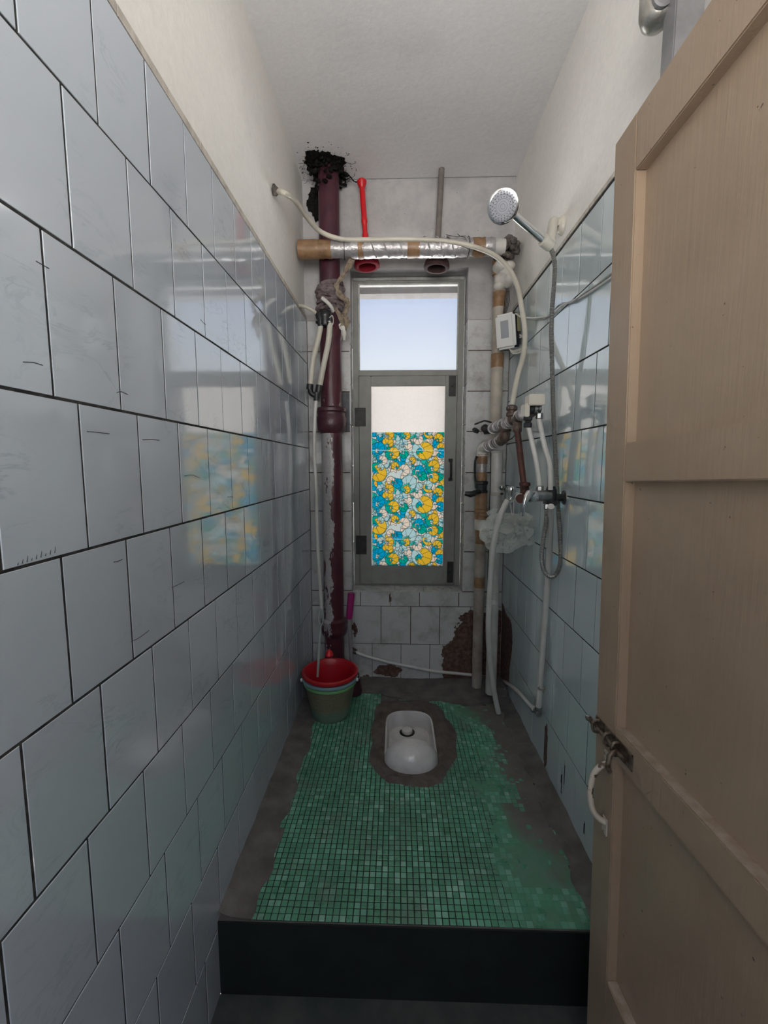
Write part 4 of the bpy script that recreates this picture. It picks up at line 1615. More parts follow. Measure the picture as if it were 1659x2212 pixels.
# ------------------------------------------------------------------ taped supply pipe with valves and foil bound branches
SX, SY = A(1039, 1100, 3.065).x, 3.065
sup = thing('supply_pipe', (SX, SY, .0), 'brown taped water supply pipe with black lever valves beside the window', 'pipe')
szp = lambda p: A(1039, p, SY).z
for (a, b, r, m, w, nm) in ((1460, 1330, .037, 'pvc_grimy', .01, 'pipe_length'), (1330, 1268, .037, 'pvc_grimy', .01, 'pipe_length'), (1268, 1245, .039, 'tape', .02, 'tape_wrap'),
                            (1245, 1174, .0385, 'pvc_grimy', .01, 'pipe_length'), (1174, 1144, .036, 'tape', .05, 'tape_wrap'), (1144, 1121, .043, 'foam', .06, 'pipe_joint'),
                            (1121, 1098, .045, 'tape', .10, 'tape_wrap'), (1098, 1064, .042, 'tape', .06, 'tape_wrap'), (1041, 1020, .036, 'tape', .10, 'tape_wrap'),
                            (1022, 1000, .031, 'foil', .12, 'foil_wrap'), (1002, 982, .036, 'tape', .06, 'tape_wrap')):
    vseg(nm, SX, SY, szp(a) if a < 1450 else .004, szp(b), r, M[m], sup, w, 8)
bm = bmesh.new()
add_lathe(bm, (SX, SY, szp(1066)), (0, 0, 1), [(.040, 0), (.046, .006), (.046, .02), (.040, .026), (.040, .06), (.045, .066), (.045, .085), (.036, .09)], 8)
vb = finish('valve_body', bm, M['black_plastic'], sup)
bm = bmesh.new()
add_tube(bm, [A(1036, 1062, 3.02), A(1024, 1064, 2.98)], .016, 10)
add_tube(bm, [A(1026, 1066, 2.98), A(1016, 1068, 2.975), A(1004, 1066, 2.98)], [.018, .022, .015], 10, flat=.7)
finish('valve_lever', bm, M['black_plastic'], vb, True)
# bent black conduit beside it
tube('black_loop', [A(1030, 985, 3.05), A(1026, 1000, 3.06), A(1026, 1030, 3.07), A(1029, 1055, 3.06)], .008, M['black_plastic'], sup, 8)
# lower branch: elbow at the top of the supply pipe towards the camera
bm = bmesh.new()
add_tube(bm, spline([Vector((SX, SY, szp(986))), Vector((SX, SY, szp(972))), A(1048, 966, 3.02), A(1056, 963, 2.97)], 6), .037, 18, True, .05)
finish('elbow', bm, M['foam'], sup, True)


def bound_pipe(name, a, b, r, turns):
    o = tube(name, [a, b], r, M['rust_dark'], sup, 16)
    bm = bmesh.new()
    x, y, z = frame_of(b - a)
    L = (b - a).length
    n = turns * 14
    pts = [a + z * (L * k / n) + (x * math.cos(2 * math.pi * k / 14) + y * math.sin(2 * math.pi * k / 14)) * (r + .002) for k in range(n + 1)]
    add_tube(bm, pts, .0075, 6, True, .3, flat=.8)
    return finish('foil_strip', bm, M['foil'], o, True)


E1 = A(1090, 944, 2.62)
bound_pipe('branch_pipe', A(1052, 966, 3.0), A(1084, 951, 2.68), .030, 8)
E2 = A(1090, 912, 2.60)
bm = bmesh.new()
add_tube(bm, spline([A(1082, 953, 2.70), E1, Vector((E1.x, E1.y, E1.z + .035)), Vector((E2.x, E2.y, E2.z - .03)), E2], 6), .031, 16)
el = finish('iron_elbow', bm, M['rust_dark'], sup, True)
for p in (E1 + Vector((0, 0, .03)), E1 + Vector((0, 0, .06))):
    lathe('elbow_rim', p, (0, 0, 1), [(.030, 0), (.038, .003), (.038, .014), (.030, .017)], M['rust_dark'], el, 16)
T1 = A(1118, 904, 2.36)
U0 = A(1062, 927, 2.93)
bound_pipe('branch_pipe', U0, A(1112, 907, 2.42), .029, 13)
BX = Vector((.676, 2.12, A(1152, 885, 2.12).z))
bound_pipe('branch_pipe', A(1116, 900, 2.38), BX + Vector((-.01, .06, -.005)), .022, 7)
bm = bmesh.new()
add_tube(bm, [T1 + Vector((0, .045, -.005)), T1 + Vector((0, -.035, .005))], .026, 14)
add_tube(bm, [T1, T1 + Vector((.0, 0, -.07))], .024, 14)
finish('iron_tee', bm, M['rust_dark'], sup, True)
H0 = A(1106, 878, 2.42)
bm = bmesh.new()
zb = A(1108, 912, 2.42).z
add_lathe(bm, (H0.x, H0.y, zb), (0, 0, 1), [(.022, 0), (.024, .03), (.030, .034), (.030, .05), (.024, .053), (.024, .062), (.031, .066), (.031, .082), (.022, .086)], 12)
finish('hose_fitting', bm, M['rust_dark'], sup)
lathe('hose_nut', (H0.x, H0.y, A(1106, 886, 2.42).z), (0, 0, 1), [(.020, 0), (.025, .003), (.025, .022), (.020, .026)], M['black_plastic'], sup, 12)
# lever tap at the back end of the upper branch
bm = bmesh.new()
add_tube(bm, [U0 + Vector((-.045, .01, -.005)), U0 + Vector((.03, -.03, .0))], .030, 12)
add_tube(bm, [A(1050, 928, 2.95), A(1046, 924, 2.93)], .026, 10)
add_tube(bm, spline([A(1034, 933, 2.93), A(1026, 929, 2.93), A(1022, 925, 2.93)], 4), [.012, .018, .010], 8)
add_tube(bm, spline([A(1062, 913, 2.94), A(1048, 909, 2.93), A(1040, 911, 2.92), A(1025, 917, 2.92)], 5), .0055, 8)
finish('lever_tap', bm, M['black_plastic'], sup, True)
tube('black_wire', [A(1098, 951, 2.58), A(1108, 945, 2.55), A(1116, 933, 2.5), A(1118, 915, 2.42)], .0028, M['black_plastic'], sup, 6)
# rusty drop pipe and plugged elbow
R0, R1 = T1 + Vector((.0, 0, -.06)), A(1133, 1062, 2.32)
tube('drop_pipe', [R0, R1], .0165, M['rust'], sup, 14)
bm = bmesh.new()
add_tube(bm, spline([R1 + Vector((-.003, 0, .04)), R1, A(1130, 1074, 2.30), A(1124, 1077, 2.26)], 5), .024, 14)
lathe_c = R1 + Vector((0, 0, .035))
add_lathe(bm, lathe_c, (0, 0, 1), [(.022, -.006), (.029, -.003), (.029, .012), (.022, .016)], 14)
finish('drop_elbow', bm, M['rust'], sup, True)
lathe('steel_plug', A(1123, 1077, 2.27), A(1118, 1078, 2.20) - A(1123, 1077, 2.27), [(.027, -.012), (.027, .004), (.019, .005), (.017, -.002), (0, -.003)], M['chrome_dull'], sup, 16)

# ------------------------------------------------------------------ white PVC pipe in the corner
VX, VY = A(1071, 1100, 2.86).x, 2.86
pvc = thing('pvc_pipe', (VX, VY, .075), 'white plastic pipe with couplings standing on the cement pad', 'pipe')
vz = lambda p: A(1071, p, VY).z
vseg('pipe_tube', VX, VY, .0755, vz(976), .036, M['pvc'], pvc, 0, 12)
lathe('coupling', (VX, VY, vz(1304)), (0, 0, 1), [(.036, 0), (.040, .004), (.040, .028), (.037, .032), (.037, .04), (.040, .043), (.040, .075), (.036, .079)], M['pvc'], pvc, 24)
lathe('rim', (VX, VY, vz(979)), (0, 0, 1), [(.036, 0), (.040, .003), (.040, .012), (.036, .014)], M['pvc'], pvc, 24)
lathe('strap', (VX, VY, vz(1070)), (0, 0, 1), [(.036, 0), (.039, .001), (.039, .020), (.036, .021)], M['pvc_grimy'], pvc, 24)
tube('strap_screw', [Vector((VX + .02, VY - .045, vz(1066))), Vector((VX + .034, VY - .035, vz(1066)))], .006, M['rust'], pvc, 8)

# ------------------------------------------------------------------ chrome tap with its hose and the bath sponge
TP = A(1104, 1066, 2.46)
tap = thing('wall_tap', Vector((TP.x, TP.y, TP.z - .06)), 'small chrome tap left of the shower mixer', 'tap')
bm = bmesh.new()
add_lathe(bm, TP + Vector((0, 0, -.055)), (0, 0, 1), [(.014, 0), (.018, .004), (.018, .018), (.023, .022), (.023, .06), (.026, .064), (.026, .088), (.020, .096), (0, .098)], 16)
add_tube(bm, [TP, Vector((XR - .010, TP.y + .01, TP.z - .004))], .014, 12)
finish('tap_body', bm, M['chrome'], tap, True)
lathe('wall_flange', (XR - .001, TP.y + .01, TP.z - .004), (-1, 0, 0), [(.030, 0), (.030, .003), (.018, .010), (.014, .014)], M['chrome'], tap, 20)
bm = bmesh.new()
for k in range(6):
    a = math.pi * k / 3
    add_tube(bm, [TP + Vector((.020 * math.cos(a), .020 * math.sin(a), .012)), TP + Vector((.021 * math.cos(a), .021 * math.sin(a), .042))], .0055, 8)
finish('tap_knob', bm, M['chrome'], tap, True)
bm = bmesh.new()
add_tube(bm, [A(1098, 1058, 2.46), A(1090, 1058, 2.45)], .010, 10)
bmesh.ops.create_icosphere(bm, subdivisions=2, radius=.017, matrix=Matrix.Translation(A(1084, 1053, 2.45)))
finish('side_valve', bm, M['chrome_dull'], tap, True)
bm = bmesh.new()
add_tube(bm, spline([TP + Vector((0, -.015, -.03)), TP + Vector((-.012, -.035, -.04)), A(1096, 1085, 2.42)], 5), .013, 12)
finish('spout', bm, M['chrome'], tap, True)
th = tube('tap_hose', [A(1097, 1080, 2.42), A(1090, 1093, 2.42), A(1079, 1120, 2.42), A(1070, 1155, 2.43), A(1063, 1205, 2.46), A(1058, 1280, 2.51), A(1055, 1350, 2.56),
                       A(1057, 1410, 2.61), A(1063, 1465, 2.66), A(1070, 1508, 2.70), Vector(F(1077, 1540, .016))], .0165, M['milky_hose'], None, 16)
tag(th, 'milky white hose hanging from the chrome tap down to the floor', 'hose')


def mesh_sponge_mat():
    m, nt, b, out = new_mat('white_nylon_mesh')
    nt.nodes.remove(b)
    df = N(nt, 'ShaderNodeBsdfDiffuse')
    df.inputs[0].default_value = (.86, .89, .85, 1)
    tl = N(nt, 'ShaderNodeBsdfTranslucent')
    tl.inputs[0].default_value = (.88, .92, .88, 1)
    tr = N(nt, 'ShaderNodeBsdfTransparent')
    m1 = N(nt, 'ShaderNodeMixShader')
    m1.inputs[0].default_value = .4
    nt.links.new(df.outputs[0], m1.inputs[1])
    nt.links.new(tl.outputs[0], m1.inputs[2])
    m2 = N(nt, 'ShaderNodeMixShader')
    f = ramp(nt, noise(nt, 500, 1), [(.40, (.45,) * 3), (.60, (.72,) * 3)])
    nt.links.new(f, m2.inputs[0])
    nt.links.new(tr.outputs[0], m2.inputs[1])
    nt.links.new(m1.outputs[0], m2.inputs[2])
    nt.links.new(m2.outputs[0], out.inputs['Surface'])
    return m


M['mesh'] = mesh_sponge_mat()
SP = A(1100, 1144, 2.53)
sponge = thing('bath_sponge', SP + Vector((0, 0, -.10)), 'white nylon mesh bath sponge hanging under the chrome tap', 'sponge')
bm = bmesh.new()
sr = np.random.RandomState(9)
for k in range(46):                     # ruffled sheets gathered at the middle
    n = Vector(sr.randn(3)).normalized()
    x, y, z = frame_of(n)
    R0_ = .055 + .035 * sr.rand()
    nr, na = 4, 26
    ph_ = sr.rand() * 6.28
    ctr = SP + Vector((.030 * sr.randn(), .020 * sr.randn(), .020 * sr.randn()))
    wv = 3 + sr.randint(4)
    rows_ = []
    for i in range(nr + 1):
        t = i / nr
        rows_.append([bm.verts.new(ctr + (x * math.cos(a) + y * math.sin(a)) * (R0_ * (.15 + .85 * t)) * (1 + .10 * math.sin(2 * a + ph_))
                                   + z * (.018 * t * math.sin(wv * a + ph_) + .010 * t * math.sin(2 * wv * a) + .02 * t * t)) for a in np.linspace(0, 2 * math.pi, na, endpoint=False)])
    for i in range(nr):
        for q in range(na):
            bm.faces.new((rows_[i][q], rows_[i][(q + 1) % na], rows_[i + 1][(q + 1) % na], rows_[i + 1][q]))
for v in bm.verts:
    d = v.co - SP
    v.co = SP + Vector((d.x * 1.42, d.y * .66, d.z * 1.10 + .05 * d.x))
finish('mesh_ruffles', bm, M['mesh'], sponge, True)
bm = bmesh.new()
lc = A(1046, 1155, 2.50)
for k in range(5):
    rows_ = []
    for a in np.linspace(0, 2 * math.pi, 22):
        r_ = .034 + .006 * math.sin(3 * a + k)
        rows_.append((bm.verts.new(lc + Vector((r_ * .75 * math.cos(a) + .004 * k, -.02 + .010 * k, r_ * math.sin(a)))),
                      bm.verts.new(lc + Vector((r_ * .55 * math.cos(a) + .02 + .004 * k, .0 + .010 * k, r_ * .7 * math.sin(a))))))
    for a, b in zip(rows_, rows_[1:]):
        bm.faces.new((a[0], b[0], b[1], a[1]))
add_tube(bm, spline([lc + Vector((.02, 0, .01)), lc + Vector((.05, 0, .0)), SP + Vector((-.07, 0, 0))], 5), [.022, .028, .04], 12, False, .3)
finish('mesh_loop', bm, M['mesh'], sponge, True)
M['cord'] = simple('white_cord', (.72, .72, .69), .7)
for (a, b) in (((1100, 1078), (1106, 1113)), ((1110, 1080), (1109, 1113))):
    tube('hanging_cord', [A(*a, 2.435), A((a[0] + b[0]) / 2, (a[1] + b[1]) / 2, 2.44), A(*b, 2.47)], .0032, M['cord'], sponge, 8)

# ------------------------------------------------------------------ ivory valve box and the two hoses to the mixer
vbx = thing('valve_box', Vector((BX.x, BX.y, BX.z - .07)), 'ivory electric valve box above the shower mixer', 'valve')
b0_, b1_ = A(1140, 853, 2.10), A(1173, 877, 2.10)
box('box_lid', (b0_.x, 2.07, b1_.z), (b1_.x, 2.15, b0_.z), M['ivory'], vbx, .004)
b2_ = A(1132, 901, 2.10)
box('box_body', (b2_.x, 2.085, b2_.z), (A(1143, 880, 2.10).x, 2.16, b1_.z + .012), M['ivory'], vbx, .004)
lathe('coil', (A(1143, 884, 2.11).x, 2.11, A(1150, 884, 2.11).z), (1, 0, 0), [(.018, 0), (.022, .004), (.022, .024), (.015, .028)], M['black_plastic'], vbx, 16)
lathe('chrome_coupling', (A(1152, 884, 2.10).x, 2.10, A(1152, 883, 2.10).z), (1, 0, 0), [(.012, 0), (.019, .003), (.019, .012), (.014, .014), (.014, .020), (.019, .023), (.019, .033), (.010, .038)], M['chrome_dull'], vbx, 12)
bm = bmesh.new()
add_lathe(bm, A(1140, 924, 2.11), (0, 0, 1), [(.017, 0), (.020, .003), (.020, .020), (.015, .024), (.015, .032), (.021, .036), (.021, .05), (.014, .055)], 10)
finish('hose_nut', bm, M['black_plastic'], vbx)
bm = bmesh.new()
add_lathe(bm, A(1165, 905, 2.09), (0, 0, 1), [(.015, 0), (.018, .003), (.018, .024), (.013, .028)], 8)
finish('hose_nut', bm, M['chrome_dull'], vbx)
ch1 = tube('connecting_hose', [A(1141, 920, 2.11), A(1147, 945, 2.10), A(1156, 985, 2.08), A(1163, 1025, 2.06), A(1166, 1058, 2.05)], .0115, M['milky_hose'], None, 12)
tag(ch1, 'milky hose from left underside of ivory valve box to the mixer', 'hose', 'hoses from valve box to mixer')
ch2 = tube('connecting_hose', [A(1164, 902, 2.09), A(1170, 935, 2.08), A(1178, 970, 2.06), A(1187, 1000, 2.04), A(1189, 1030, 2.03), A(1189, 1058, 2.03)], .0115, M['milky_hose'], None, 12)
tag(ch2, 'milky hose bending from right of ivory valve box to the mixer', 'hose', 'hoses from valve box to mixer')

# ------------------------------------------------------------------ shower mixer, hose, hand shower
MXP = A(1180, 1072, 2.05)
mixer = thing('shower_mixer', MXP + Vector((0, 0, -.05)), 'chrome lever shower mixer with black body on the right wall', 'mixer')
mo = A(1190, 1075, 2.06)
bm = bmesh.new()
zt0, zt1 = A(1190, 1092, 2.06).z, A(1190, 1050, 2.06).z
add_box(bm, (mo.x - .028, 2.035, zt0), (mo.x + .024, 2.09, zt0 + .03), .006)
add_lathe(bm, (mo.x, 2.06, zt0 + .02), (0, 0, 1), [(.026, 0), (.026, .05), (.022, zt1 - zt0 - .03), (.018, zt1 - zt0 - .02)], 16)
add_tube(bm, [mo, Vector((XR - .012, 2.07, mo.z))], .018, 12)
mb_ = finish('mixer_body', bm, M['black_plastic'], mixer, True)
lathe('wall_flange', (XR - .001, 2.07, mo.z), (-1, 0, 0), [(.034, 0), (.034, .004), (.022, .012)], M['chrome_dull'], mixer, 20)
ca, cb = A(1186, 1070, 2.05), A(1152, 1072, 2.02)
tube('mixer_barrel', [ca, cb], [.025, .027], M['chrome_dull'], mixer, 20)
bm = bmesh.new()
add_lathe(bm, cb, cb - ca, [(.027, -.01), (.029, .0), (.028, .02), (.020, .034), (0, .038)], 20)
add_tube(bm, spline([A(1150, 1064, 2.0), A(1143, 1068, 1.98), A(1136, 1080, 1.965), A(1132, 1095, 1.96), A(1130, 1115, 1.965)], 6), [.018, .021, .015, .010, .006], 12, True, 0, .75)
finish('lever', bm, M['chrome'], mixer, True)
lathe('inlet_nut', A(1166, 1062, 2.05), (0, 0, 1), [(.014, 0), (.018, .002), (.018, .024), (.013, .028)], M['chrome_dull'], mixer, 8)
lathe('outlet_nut', A(1181, 1100, 2.05), (0, 0, 1), [(.012, 0), (.015, .003), (.015, .02), (.013, .024)], M['chrome_dull'], mixer, 8)

sh_pts = [A(1181, 1096, 2.05), A(1179, 1130, 2.05), A(1173, 1170, 2.05), A(1170, 1205, 2.05), A(1175, 1232, 2.05), A(1189, 1246, 2.05), A(1202, 1239, 2.06), A(1210, 1215, 2.07),
          A(1211, 1180, 2.08), A(1207, 1120, 2.09), A(1203, 1050, 2.10), A(1199, 970, 2.11), A(1195, 880, 2.12), A(1193, 800, 2.12), A(1191, 720, 2.11), A(1193, 660, 2.10),
          A(1197, 610, 2.09), A(1198, 570, 2.08), A(1193, 545, 2.07), A(1184, 530, 2.06)]
sp_ = spline(sh_pts, 26)
# corrugation: resample evenly, alternate the radius
acc = [0]
for a, b in zip(sp_, sp_[1:]):
    acc.append(acc[-1] + (b - a).length)
L_ = acc[-1]
nn = int(L_ / .0032)
xs = np.linspace(0, L_, nn)
P_ = np.array([tuple(p) for p in sp_])
rs = np.stack([np.interp(xs, acc, P_[:, k]) for k in range(3)], 1)
bm = bmesh.new()
add_tube(bm, [Vector(p) for p in rs], [.0112 if k % 2 else .0094 for k in range(nn)], 10)
shh = finish('shower_hose', bm, M['steel_hose'], None, True)
tag(shh, 'grey corrugated shower hose hanging in a loop from hand shower to mixer', 'hose')

HB, HH = A(1183, 527, 2.06), A(1112, 466, 1.98)
head = thing('hand_shower', HB, 'chrome hand shower with round spray face in its wall holder', 'shower head')
fn = Vector((-.30, -.86, -.46)).normalized()
HC = A(1087, 446, 1.955)
bm = bmesh.new()
add_tube(bm, spline([HB + (HB - HH) * .10, HB, HB + (HH - HB) * .35, HB + (HH - HB) * .75, HH, HH + (HC - HH) * .5], 6), [.013, .0145, .017, .017, .016, .016], 16, True, 0, .85)
finish('handle', bm, M['chrome'], head, True)
lathe('head_shell', HC, fn, [(0, -.034), (.030, -.033), (.052, -.024), (.063, -.010), (.066, .002), (.064, .010), (.058, .012)], M['chrome'], head, 36, capB=True)
M['spray'] = simple('grey_spray_plate', (.30, .31, .34), .3, .3)
fp = lathe('spray_face', HC + fn * .011, fn, [(.056, 0), (.055, .004), (.050, .005), (.040, .0045), (.039, .006), (.028, .006), (.027, .0045), (.018, .0045), (.017, .006), (.010, .006), (.009, .0045), (0, .0045)], M['spray'], head, 36)
x_, y_, z_ = frame_of(fn)
bm = bmesh.new()
for ring, cnt in ((.050, 26), (.043, 20), (.033, 18)):
    for k in range(cnt):
        a = 2 * math.pi * (k + .5 * (ring == .043)) / cnt
        c = HC + fn * .0145 + (x_ * math.cos(a) + y_ * math.sin(a)) * ring
        add_lathe(bm, c, fn, [(.0025, 0), (.0020, .003), (0, .0035)], 6)
nz = finish('nozzles', bm, simple('dark_rubber_nozzles', (.08, .08, .09), .5), fp)
nz['kind'] = 'stuff'
hold = thing('shower_holder', S(1210, 490, XR - .02), 'ivory plastic hand shower holder fixed at the tile edge', 'holder')
w0 = S(1215, 487, XR + .012)
lathe('wall_base', Vector((XR + .0135, w0.y, w0.z)), (-1, 0, 0), [(.034, 0), (.034, .006), (.028, .018), (.022, .024)], M['ivory'], hold, 20, sy=1.3)
bm = bmesh.new()
add_tube(bm, spline([Vector((XR - .008, w0.y, w0.z)), w0 + Vector((-.05, -.015, .006)), HB + Vector((.018, .012, .012))], 5), [.022, .024, .021], 14)
finish('arm', bm, M['ivory'], hold, True)
lathe('clip', HB + (HB - HH).normalized() * .022, HH - HB, [(.016, 0), (.023, .002), (.025, .03), (.026, .052), (.018, .054)], M['ivory'], hold, 18)

# ------------------------------------------------------------------ water pipe down the right wall and the hose along the floor
DX = .768
dp_pts = [S(1190, 1094, .70), S(1189, 1125, .735), S(1186, 1200, DX), S(1181, 1280, DX), S(1176, 1350, DX), S(1170, 1430, DX), S(1164, 1520, DX), S(1163, 1532, DX)]
dpipe = thing('wall_pipe', dp_pts[-1], 'thin white pipe dropping from the shower mixer down the right wall', 'pipe')
tube('pipe_tube', dp_pts, .0150, M['milky_hose'], dpipe, 14)
e0 = S(1163, 1530, DX)
bm = bmesh.new()
add_lathe(bm, e0 + Vector((0, 0, -.032)), (0, 0, 1), [(.012, 0), (.020, .003), (.020, .018), (.017, .020), (.019, .024), (.019, .042), (.015, .045)], 10)
add_tube(bm, [e0 + Vector((0, 0, -.014)), S(1152, 1532, .752)], [.016, .019], 10)
finish('elbow', bm, M['chrome_dull'], dpipe)
lathe('elbow_cap', e0 + Vector((-.004, -.018, -.020)), (-.2, -1, -.2), [(.014, 0), (.014, .008), (.009, .009), (.008, .004), (0, .003)], M['chrome_dull'], dpipe, 12)
c0 = S(1170, 1487, DX)
tube('pipe_clip', ring_pts(c0, (0, 0, 1), .0165), .003, M['pvc_grimy'], dpipe, 6, 1)
fh = tube('floor_hose', [S(1153, 1531, .748), S(1140, 1518, .75), S(1118, 1493, .755), S(1100, 1479, .765), A(1084, 1470, 3.13), A(1050, 1462, 3.165), A(1000, 1456, 3.170), A(940, 1450, 3.172),
                         A(880, 1439, 3.172), A(825, 1427, 3.172), A(790, 1417, 3.172), A(764, 1407, 3.172)], .0120, M['milky_hose'], None, 12)
tag(fh, 'thin white hose along the foot of the back wall', 'hose')
pt_ = tube('mortar_stop', [A(770, 1409, 3.18), A(760, 1405, 3.175)], [.018, .022], M['lump'], fh, 10, wob=.3)

# ------------------------------------------------------------------ heater display box and its cable
CB = A(1097, 716, 2.86)
ctl = thing('heater_display', CB + Vector((0, 0, -.11)), 'black and white heater display box hung beside the riser pipe', 'display')
cn = Vector((-.62, -.76, -.20)).normalized()
cu = Vector((0, 0, 1)).cross(cn).normalized()
cv = cn.cross(cu)
tfC = lambda v: CB + cu * v.x + cv * v.y + cn * v.z
bk = box('back_shell', (-.066, -.100, -.050), (.066, .105, .010), M['black_plastic'], ctl, .014, tfC, 3, True)
ft = box('front_shell', (-.064, -.104, .0105), (.064, .103, .046), simple('white_display_plastic', (.70, .70, .68), .3), ctl, .014, tfC, 3, True)
box('screen', (-.026, -.040, .0445), (.026, .062, .0475), simple('grey_lcd', (.33, .35, .37), .15), ctl, .001, tfC)
box('sticker', (-.0672, -.0, -.045), (-.0660, .103, .006), simple('yellowed_sticker', (.50, .47, .25), .5), ctl, 0, tfC)
box('sticker', (.0660, -.01, -.040), (.0672, .095, .005), simple('yellowed_sticker_2', (.50, .47, .25), .5), ctl, 0, tfC)
for k in range(4):
    tube('wire_loop', [tfC(Vector((.055, -.02 - .01 * k, -.02))), tfC(Vector((.095 + .004 * k, -.055, -.02))), tfC(Vector((.085, -.105 - .008 * k, -.01))), tfC(Vector((.03, -.120 - .006 * k, .0))), tfC(Vector((.0, -.100, .0)))],
         .0028, M['cord'] if k % 2 else M['white_hose'], ctl, 6)
cab = tube('display_cable', [tfC(Vector((.045, .100, -.02))), A(1125, 684, 2.70), S(1152, 687, .778), S(1178, 684, .787), S(1195, 677, .790), S(1215, 660, .786), S(1236, 650, .790), S(1258, 641, .790), S(1285, 624, .790),
                           S(1318, 601, .791), S(1400, 545, .792)], .0050, M['cord'], None, 8)
tag(cab, 'pale cable looping from heater display along the right wall', 'cable', 'cables on the right wall')
cab2 = tube('display_cable', [A(1131, 686, 2.66), S(1150, 690, .782), S(1176, 688, .790), S(1198, 668, .783), S(1214, 656, .793), S(1235, 653, .785), S(1262, 634, .788), S(1290, 615, .786), S(1318, 594, .786), S(1400, 536, .788)], .0042, M['chrome_dull'], None, 8)
tag(cab2, 'grey cable twisted with the pale one on the right wall', 'cable', 'cables on the right wall')

# ------------------------------------------------------------------ buckets
BCX, BCY = A(713, 1440, 2.70).x, 2.70


def weave():
    m, nt, b, out = new_mat('beige_woven_plastic')
    p = pos(nt)
    sep = N(nt, 'ShaderNodeSeparateXYZ')
    nt.links.new(p, sep.inputs[0])
    wv = N(nt, 'ShaderNodeTexWave', wave_type='BANDS', bands_direction='Z')
    wv.inputs['Scale'].default_value = 26
    wv.inputs['Distortion'].default_value = 5.0
    wv.inputs['Detail Scale'].default_value = 6.0
    nt.links.new(p, wv.inputs['Vector'])
    c = ramp(nt, wv.outputs['Fac'], [(.2, (.17, .16, .10)), (.8, (.25, .235, .155))])
    mz = N(nt, 'ShaderNodeMapRange')
    nt.links.new(sep.outputs['Z'], mz.inputs[0])
    mz.inputs[1].default_value, mz.inputs[2].default_value = .06, .10
    c = mix(nt, mz.outputs[0], (.16, .24, .18), c)
    nt.links.new(c, b.inputs['Base Color'])
    b.inputs['Roughness'].default_value = .45
    bump(nt, b, wv.outputs['Fac'], .6, .004)
    return m


M['weave'] = weave()
H_ = .295
basket = thing('woven_bucket', (BCX, BCY, .0), 'beige woven-pattern bucket with blue and green rim bands on the mosaic floor', 'bucket')
z0_ = .004
prof = [(.0, z0_), (.118, z0_), (.124, z0_ + .008), (.128, .04), (.168, .245), (.170, .250), (.165, .250), (.124, .045), (.118, .014), (0, .012)]
lathe('bucket_body', (BCX, BCY, 0), (0, 0, 1), prof, M['weave'], basket, 48)
lathe('green_band', (BCX, BCY, 0), (0, 0, 1), [(.168, .228), (.174, .230), (.176, .240), (.174, .247), (.169, .248)], simple('green_plastic', (.16, .40, .16), .4), basket, 48, capA=False, capB=False)
lathe('blue_band', (BCX, BCY, 0), (0, 0, 1), [(.169, .254), (.180, .256), (.183, .266), (.180, .274), (.171, .275)], simple('pale_blue_plastic', (.22, .36, .40), .4), basket, 48, capA=False, capB=False)
for a in (3.45, -.2):
    lathe('handle_lug', (BCX + .180 * math.cos(a), BCY + .180 * math.sin(a), .262), (math.cos(a), math.sin(a), 0), [(.010, 0), (.012, .004), (.010, .012), (0, .014)], M['cord'], basket, 12)
hp = []
for t in np.linspace(0, 1, 15):
    a = 3.35 + (2 * math.pi - .2 - 3.35 - 0) * t * -1 if False else 3.45 - 3.65 * t
    hp.append(Vector((max(BCX + .192 * math.cos(a), XL + .004), BCY + .192 * math.sin(a), .262 - .055 * math.sin(math.pi * t))))
tube('wire_handle', hp, .0028, M['chrome_dull'], basket, 8, 3)
rb = thing('red_bucket', (BCX, BCY, .02), 'red plastic bucket nested inside the woven-pattern bucket', 'bucket')
prof = [(.0, .024), (.110, .024), (.116, .032), (.160, .262), (.166, .280), (.181, .283), (.185, .292), (.184, .303), (.176, .308), (.167, .306), (.160, .296), (.152, .262), (.110, .040), (0, .038)]
lathe('bucket_body', (BCX, BCY, 0), (0, 0, 1), prof, M['red_deep'], rb, 56)
q0 = A(711, 1402, 2.935)
dip = thing('red_dipper', Vector((q0.x, 2.935, 0)), 'bright red pointed tip poking up between red bucket and maroon pipe', 'dipper')
lathe('cup', (q0.x, 2.935, 0), (0, 0, 1), [(0, .003), (.034, .003), (.036, .006), (.040, .10), (.037, .10), (.033, .01), (0, .009)], M['red_plastic'], dip, 20)
lathe('handle', (q0.x, 2.935, 0), (0, 0, 1), [(.010, .009), (.010, q0.z - .07), (.030, q0.z - .045), (.022, q0.z - .02), (.004, q0.z), (0, q0.z + .001)], M['red_plastic'], dip, 16)
# toilet brush with magenta grip behind the buckets
BRY = 2.96
brush = thing('toilet_brush', Vector((A(764, 1500, BRY).x, BRY, 0)), 'toilet brush with magenta grip standing behind the buckets', 'brush')
M['magenta'] = simple('magenta_plastic', (.30, .012, .13), .35)
M['smoke'] = simple('clear_smoky_plastic', (.26, .24, .25), .3)
g0, g1 = A(759, 1282, BRY), A(754, 1336, BRY)
tube('grip', [g1, g1 + (g0 - g1) * .1, g0 + (g1 - g0) * .06, g0], [.018, .024, .025, .020], M['magenta'], brush, 14, 4)
bx_, by_ = A(764, 1500, BRY).x, BRY
tube('shaft', [g1, Vector((bx_ - .01, by_, .16))], .013, M['smoke'], brush, 12)
lathe('holder_cup', (bx_, by_, 0), (0, 0, 1), [(0, .006), (.058, .006), (.060, .010), (.060, .03), (.046, .12), (.042, .15), (.030, .168), (.018, .172)], M['maroon_plain'], brush, 24)

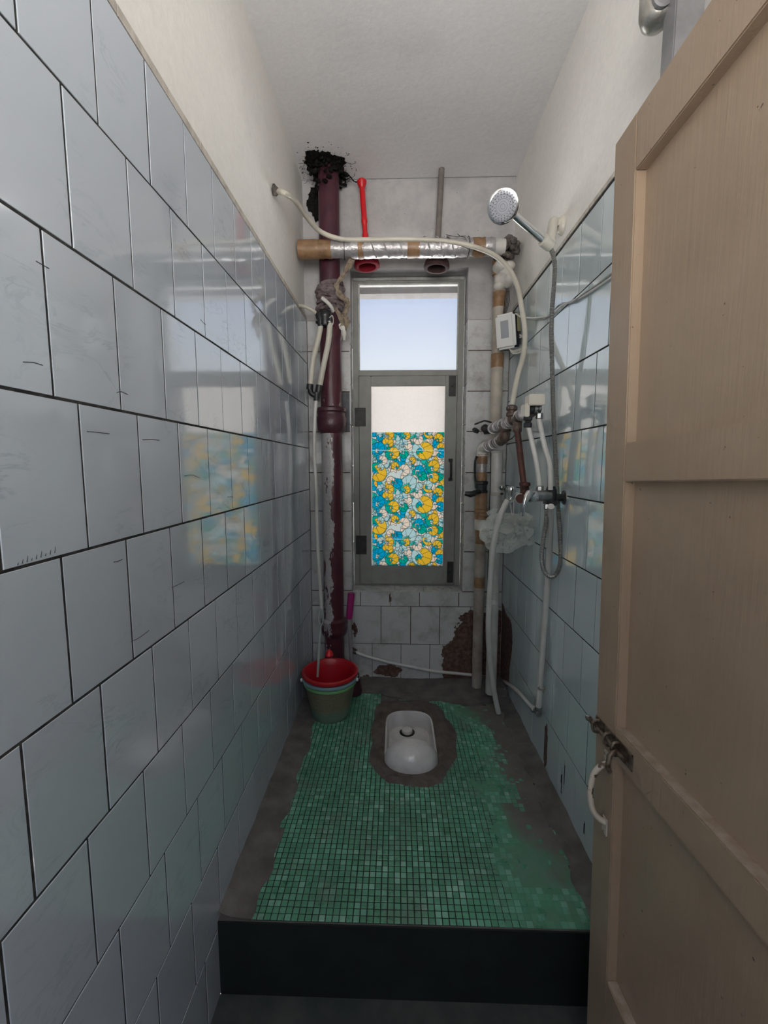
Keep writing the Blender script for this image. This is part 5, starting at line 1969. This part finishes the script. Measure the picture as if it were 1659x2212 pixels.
# ------------------------------------------------------------------ grey post and aluminium canister behind the door top
pw = S(1480, 60, .735)
M['galv'] = simple('galvanised_steel', (.30, .30, .31), .5, .35, c2=(.22, .22, .23), nscale=12)
post = box('steel_post', (pw.x - .038, pw.y - .02, ZLOW + .001), (pw.x + .034, pw.y + .035, 3.3), M['galv'], None, .003)
tag(post, 'grey galvanised steel post standing behind the open door', 'post')
can = thing('aluminium_canister', S(1417, 66, .685), 'dented aluminium canister with round end fixed to the steel post', 'canister')
cc = S(1417, 66, .690)
M['alu'] = simple('dented_aluminium', (.58, .57, .54), .30, .85, c2=(.40, .39, .36), nscale=16, bstr=.5, bscale=20)
lathe('shell', cc, (0, 0, 1), [(0, 0), (.020, .004), (.036, .018), (.043, .040), (.044, .20), (.034, .23), (0, .24)], M['alu'], can, 28)
cd = A(1425, 4, cc.y - .03)
lathe('round_cap', Vector((cd.x, cc.y - .040, cd.z)), (0, -1, 0), [(.024, -.004), (.024, .004), (.018, .006), (.016, .004), (0, .004)], M['galv'], can, 20)
tube('bracket', [Vector((cc.x + .03, cc.y, cc.z + .09)), Vector((pw.x - .036, pw.y + .01, cc.z + .09))], .010, M['galv'], can, 8)

# hairs and fine cracks stuck to the tiles of the left wall
M['hair'] = simple('dark_hair_crack', (.05, .05, .055), .6)
for pts in ([(252, 848), (262, 846), (276, 852)], [(188, 932), (212, 934), (236, 937)], [(308, 950), (325, 949), (344, 951)], [(398, 1028), (415, 1026), (431, 1032)],
            [(246, 1214), (256, 1212), (264, 1208)], [(371, 1269), (385, 1263), (398, 1256)], [(283, 1386), (300, 1378), (322, 1362)], [(78, 564), (92, 572), (106, 580)], [(50, 782), (72, 783), (92, 789)],
            [(433, 690), (440, 698), (445, 701)], [(492, 1074), (498, 1073), (504, 1074)]):
    tube('hairline_crack', [S(x, y, XL + .0006) for x, y in pts], .0008, M['hair'], wall_left, 5, 4)
# chipped lower edge of the tile beside the long horizontal joint
bm = bmesh.new()
for k in range(9):
    a = S(38 + 10 * k, 1221 - 3.3 * k, XL + .0005)
    b = S(40 + 10 * k, 1221 - 3.3 * k - 6 - 4 * (k % 3), XL + .0005)
    add_tube(bm, [a, b], [.0010, .0004], 5)
ch = finish('chip_marks', bm, M['hair'], wall_left)
ch['kind'] = 'stuff'
